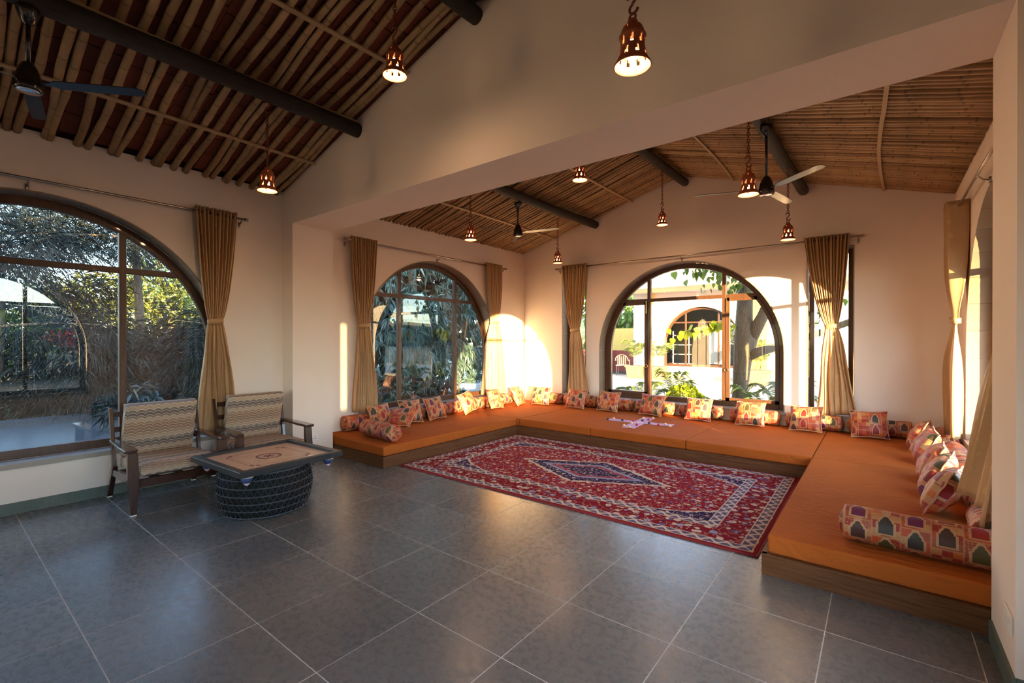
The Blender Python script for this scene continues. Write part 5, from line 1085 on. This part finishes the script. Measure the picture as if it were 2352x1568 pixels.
# ------------------------------------------------------------------ the tree and plants just outside the end window
tt_ = thing('courtyard_tree', 'thick grey-barked tree right outside the end window', 'tree', (-2.07, 9.62, -0.13)); O = tt_.location
trunk(tt_, [(rel([(-2.09, 9.62, -0.13), (-2.08, 9.62, 0.25), (-2.06, 9.62, 0.75), (-2.03, 9.62, 1.15), (-1.98, 9.65, 1.5), (-2.02, 9.7, 1.9), (-2.0, 9.72, 2.5), (-1.9, 9.75, 3.4), (-1.8, 9.8, 4.6)], O), [0.175, 0.145, 0.135, 0.165, 0.20, 0.15, 0.13, 0.10, 0.06]),
    (rel([(-2.0, 9.62, 1.20), (-1.75, 9.60, 1.30), (-1.45, 9.58, 1.40), (-0.95, 9.5, 1.58), (-0.30, 9.42, 1.85), (0.5, 9.4, 2.3)], O), [0.12, 0.085, 0.068, 0.06, 0.055, 0.03]), (rel([(-1.95, 9.65, 1.45), (-1.70, 9.66, 1.95), (-1.45, 9.7, 2.6), (-1.0, 9.7, 3.4)], O), [0.13, 0.10, 0.08, 0.04]),
    (rel([(-2.02, 9.66, 1.75), (-2.4, 9.25, 1.80), (-2.75, 9.02, 1.72), (-3.05, 8.95, 1.60)], O), [0.02, 0.012, 0.008, 0.005]), (rel([(-1.98, 9.7, 2.7), (-2.5, 9.3, 2.95), (-2.95, 9.1, 2.90)], O), [0.025, 0.015, 0.008]), (rel([(-0.95, 9.5, 1.6), (-0.7, 9.3, 2.1), (-0.5, 9.2, 2.4)], O), [0.02, 0.012, 0.006])])
def heart(mat):
    mb = MB(); out = [(0, 0), (-0.05, 0.0), (-0.078, 0.04), (-0.075, 0.085), (-0.045, 0.14), (0, 0.215), (0.045, 0.14), (0.075, 0.085), (0.078, 0.04), (0.05, 0.0)]
    v = [(x, y, -abs(x) * 0.35 - 1.6 * y * y) for x, y in out] + [(0, 0.06, -0.006), (0, 0.13, -0.027)]
    f = [(0, 10, 2, 1), (10, 3, 2), (10, 11, 4, 3), (11, 5, 4), (0, 9, 8, 10), (10, 8, 7), (10, 7, 6, 11), (11, 6, 5)]; return mb.add(v, f, smooth=True).mesh('leaf', mat)
hl, hg = heart('lf_lime'), heart('lf_green')  # lime hearts carry the hanging cluster's yellow sunlight in their colour
def leaves(n, a, b, spread, me, sc=1.0):
    for k in range(n):
        q = random.random(); p = Vector(a).lerp(Vector(b), q) + Vector((random.gauss(0, spread), random.gauss(0, spread * 0.8), random.gauss(0, spread * 0.6)))
        o = put('leaf', me, tt_, p - O, (R(random.uniform(-120, -55)), R(random.uniform(-35, 35)), R(random.uniform(-70, 70))), (sc * random.uniform(0.7, 1.25),) * 3)
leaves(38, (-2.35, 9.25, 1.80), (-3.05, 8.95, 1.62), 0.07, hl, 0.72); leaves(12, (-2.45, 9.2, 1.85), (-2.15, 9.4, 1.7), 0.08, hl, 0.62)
leaves(70, (-1.9, 9.45, 2.75), (-2.95, 9.1, 3.00), 0.17, hg, 0.70); leaves(40, (-1.9, 9.4, 2.5), (-2.5, 9.2, 2.55), 0.15, hg, 0.50); leaves(24, (-1.75, 9.35, 2.35), (-1.25, 9.4, 2.75), 0.16, hg, 0.66); leaves(20, (-0.9, 9.3, 1.8), (-0.4, 9.2, 2.3), 0.18, hg, 0.62)
P_, D_ = blob(700, (-1.9, 10.5, 4.3), (1.5, 1.2, 0.9), 0.4); leaf_mass('crown', P_ - np.array(O), D_ + rng.normal(size=P_.shape) * 0.6, 0.22, 0.07, 'lf_green', tt_, 0.3)
# bed with small plants
bd = struct(MB().box((LX, FY + TH + 0.002, -0.12), (RX + 0.3, FY + TH + 0.899, -0.02)).build('planting_bed', 'earth'))
bs = thing('lime_bush', 'lime-green leafy bush below the middle pane of the end window', 'shrub', (-2.84, 8.86, -0.02)); cs, os_ = blob(120, (0, 0, 0.42), (0.30, 0.28, 0.30), 0.7); P_, D_ = whorls(cs, os_, 5, 0.6, 0.2); leaf_mass('foliage', P_, D_, 0.11, 0.036, 'lf_lime', bs, 0.3); MB().tube([(0, 0, 0), (0.02, 0, 0.4)], 0.018, 6).build('stem', 'bark', bs)
def broad(x, y, label, n, ln, mat):
    c = thing('broadleaf_plant', label, 'plant', (x, y, -0.02)); 
    for k in range(n):
        mb = MB(); v = []; f = []; L_ = ln * random.uniform(0.75, 1.15); wd = L_ * 0.13
        for i in range(7):
            t_ = i / 6; w_ = wd * math.sin(math.pi * min(1, t_ * 0.96 + 0.05)) ** 0.8; h = L_ * (t_ - 0.45 * t_ * t_); r_ = L_ * 0.75 * t_; v += [(r_, -w_, h + w_ * 0.35), (r_, 0, h), (r_, w_, h + w_ * 0.35)]
        for i in range(6): a = 3 * i; f += [(a, a + 3, a + 4, a + 1), (a + 1, a + 4, a + 5, a + 2)]
        mb.add(v, f, smooth=True).build('leaf', mat, c, None, (0, R(random.uniform(-35, -5)), R(360 * k / n + random.uniform(-18, 18))))
broad(-2.26, 8.85, 'broad dark-leaved plant left of the tree trunk', 9, 0.62, 'lf_green')
palm(-3.62, 8.88, -0.02, 'small palm at the foot of the left casement', 7, 0.65, 0.95, 0.18, 0.010); palm(-3.08, 8.95, -0.02, 'slender palm beside the left mullion', 5, 0.55, 1.2, 0.17, 0.010); palm(-1.60, 8.88, -0.02, 'palm right of the tree trunk below the right casement', 7, 0.65, 0.9, 0.19, 0.010); palm(-1.25, 9.0, -0.02, 'drooping palm at the right jamb of the end window', 7, 0.6, 1.1, 0.20, 0.010)
palm(-0.55, 8.95, -0.02, 'small palm outside the right slot window', 6, 0.45, 0.7, 0.16, 0.010)
lb = thing('leafy_shrub', 'bright green shrub outside the left slot window', 'shrub', (-6.35, 10.9, -0.12)); P_, D_ = blob(900, (0, 0, 1.2), (0.8, 0.6, 1.2), 0.5); leaf_mass('foliage', P_, D_ + rng.normal(size=P_.shape) * 0.6, 0.12, 0.04, 'lf_green', lb); MB().tube([(0, 0, 0), (0, 0, 1.2)], 0.03, 6).build('stem', 'bark', lb)

bx = thing('sun_cut_hedge', 'unseen low hedge added outside the right-hand window to cut the low sun', 'hedge', (2.9, -0.9, -0.13)); P_ = rng.uniform((-0.25, -2.3, 0.0), (0.25, 1.9, 1.28), (4200, 3)); D_ = rng.normal(size=P_.shape); leaf_mass('foliage', P_, D_, 0.10, 0.035, 'lf_needle', bx, 0.2); MB().box((-0.16, -2.2, 0.0), (0.16, 1.8, 1.2)).build('inner_twigs', 'lf_needle', bx)  # added out of view to keep low sun off the plinth
# ------------------------------------------------------------------ garden east of the room, met in the panes' reflections
he = thing('east_hedge', 'dark hedge with red bougainvillea reflected in the big left window', 'hedge', (15.5, 5.0, -0.13)); P_, D_ = blob(6500, (0, 1.0, 0.95), (1.2, 8.5, 1.55), 0.4); leaf_mass('foliage', P_, D_ + rng.normal(size=P_.shape) * 0.7, 0.26, 0.07, 'lf_needle', he, 0.3); P_, D_ = blob(260, (-1.1, -0.5, 1.7), (0.3, 1.4, 0.5), 0.2); leaf_mass('blossom', P_, D_, 0.14, 0.06, 'flower', he)
for k, (x, y, h) in enumerate(((46, 14, 4.4), (52, 24, 5.4), (44, 4, 4.0), (40, 32, 5.5))): crown_tree((x, y, -0.13), h, 3.6, 'lf_green', ('low round tree on the east skyline', 'tall round tree on the east skyline', 'smallest round tree on the east skyline', 'round tree farthest north on the east skyline')[k], 1500, 0.5)
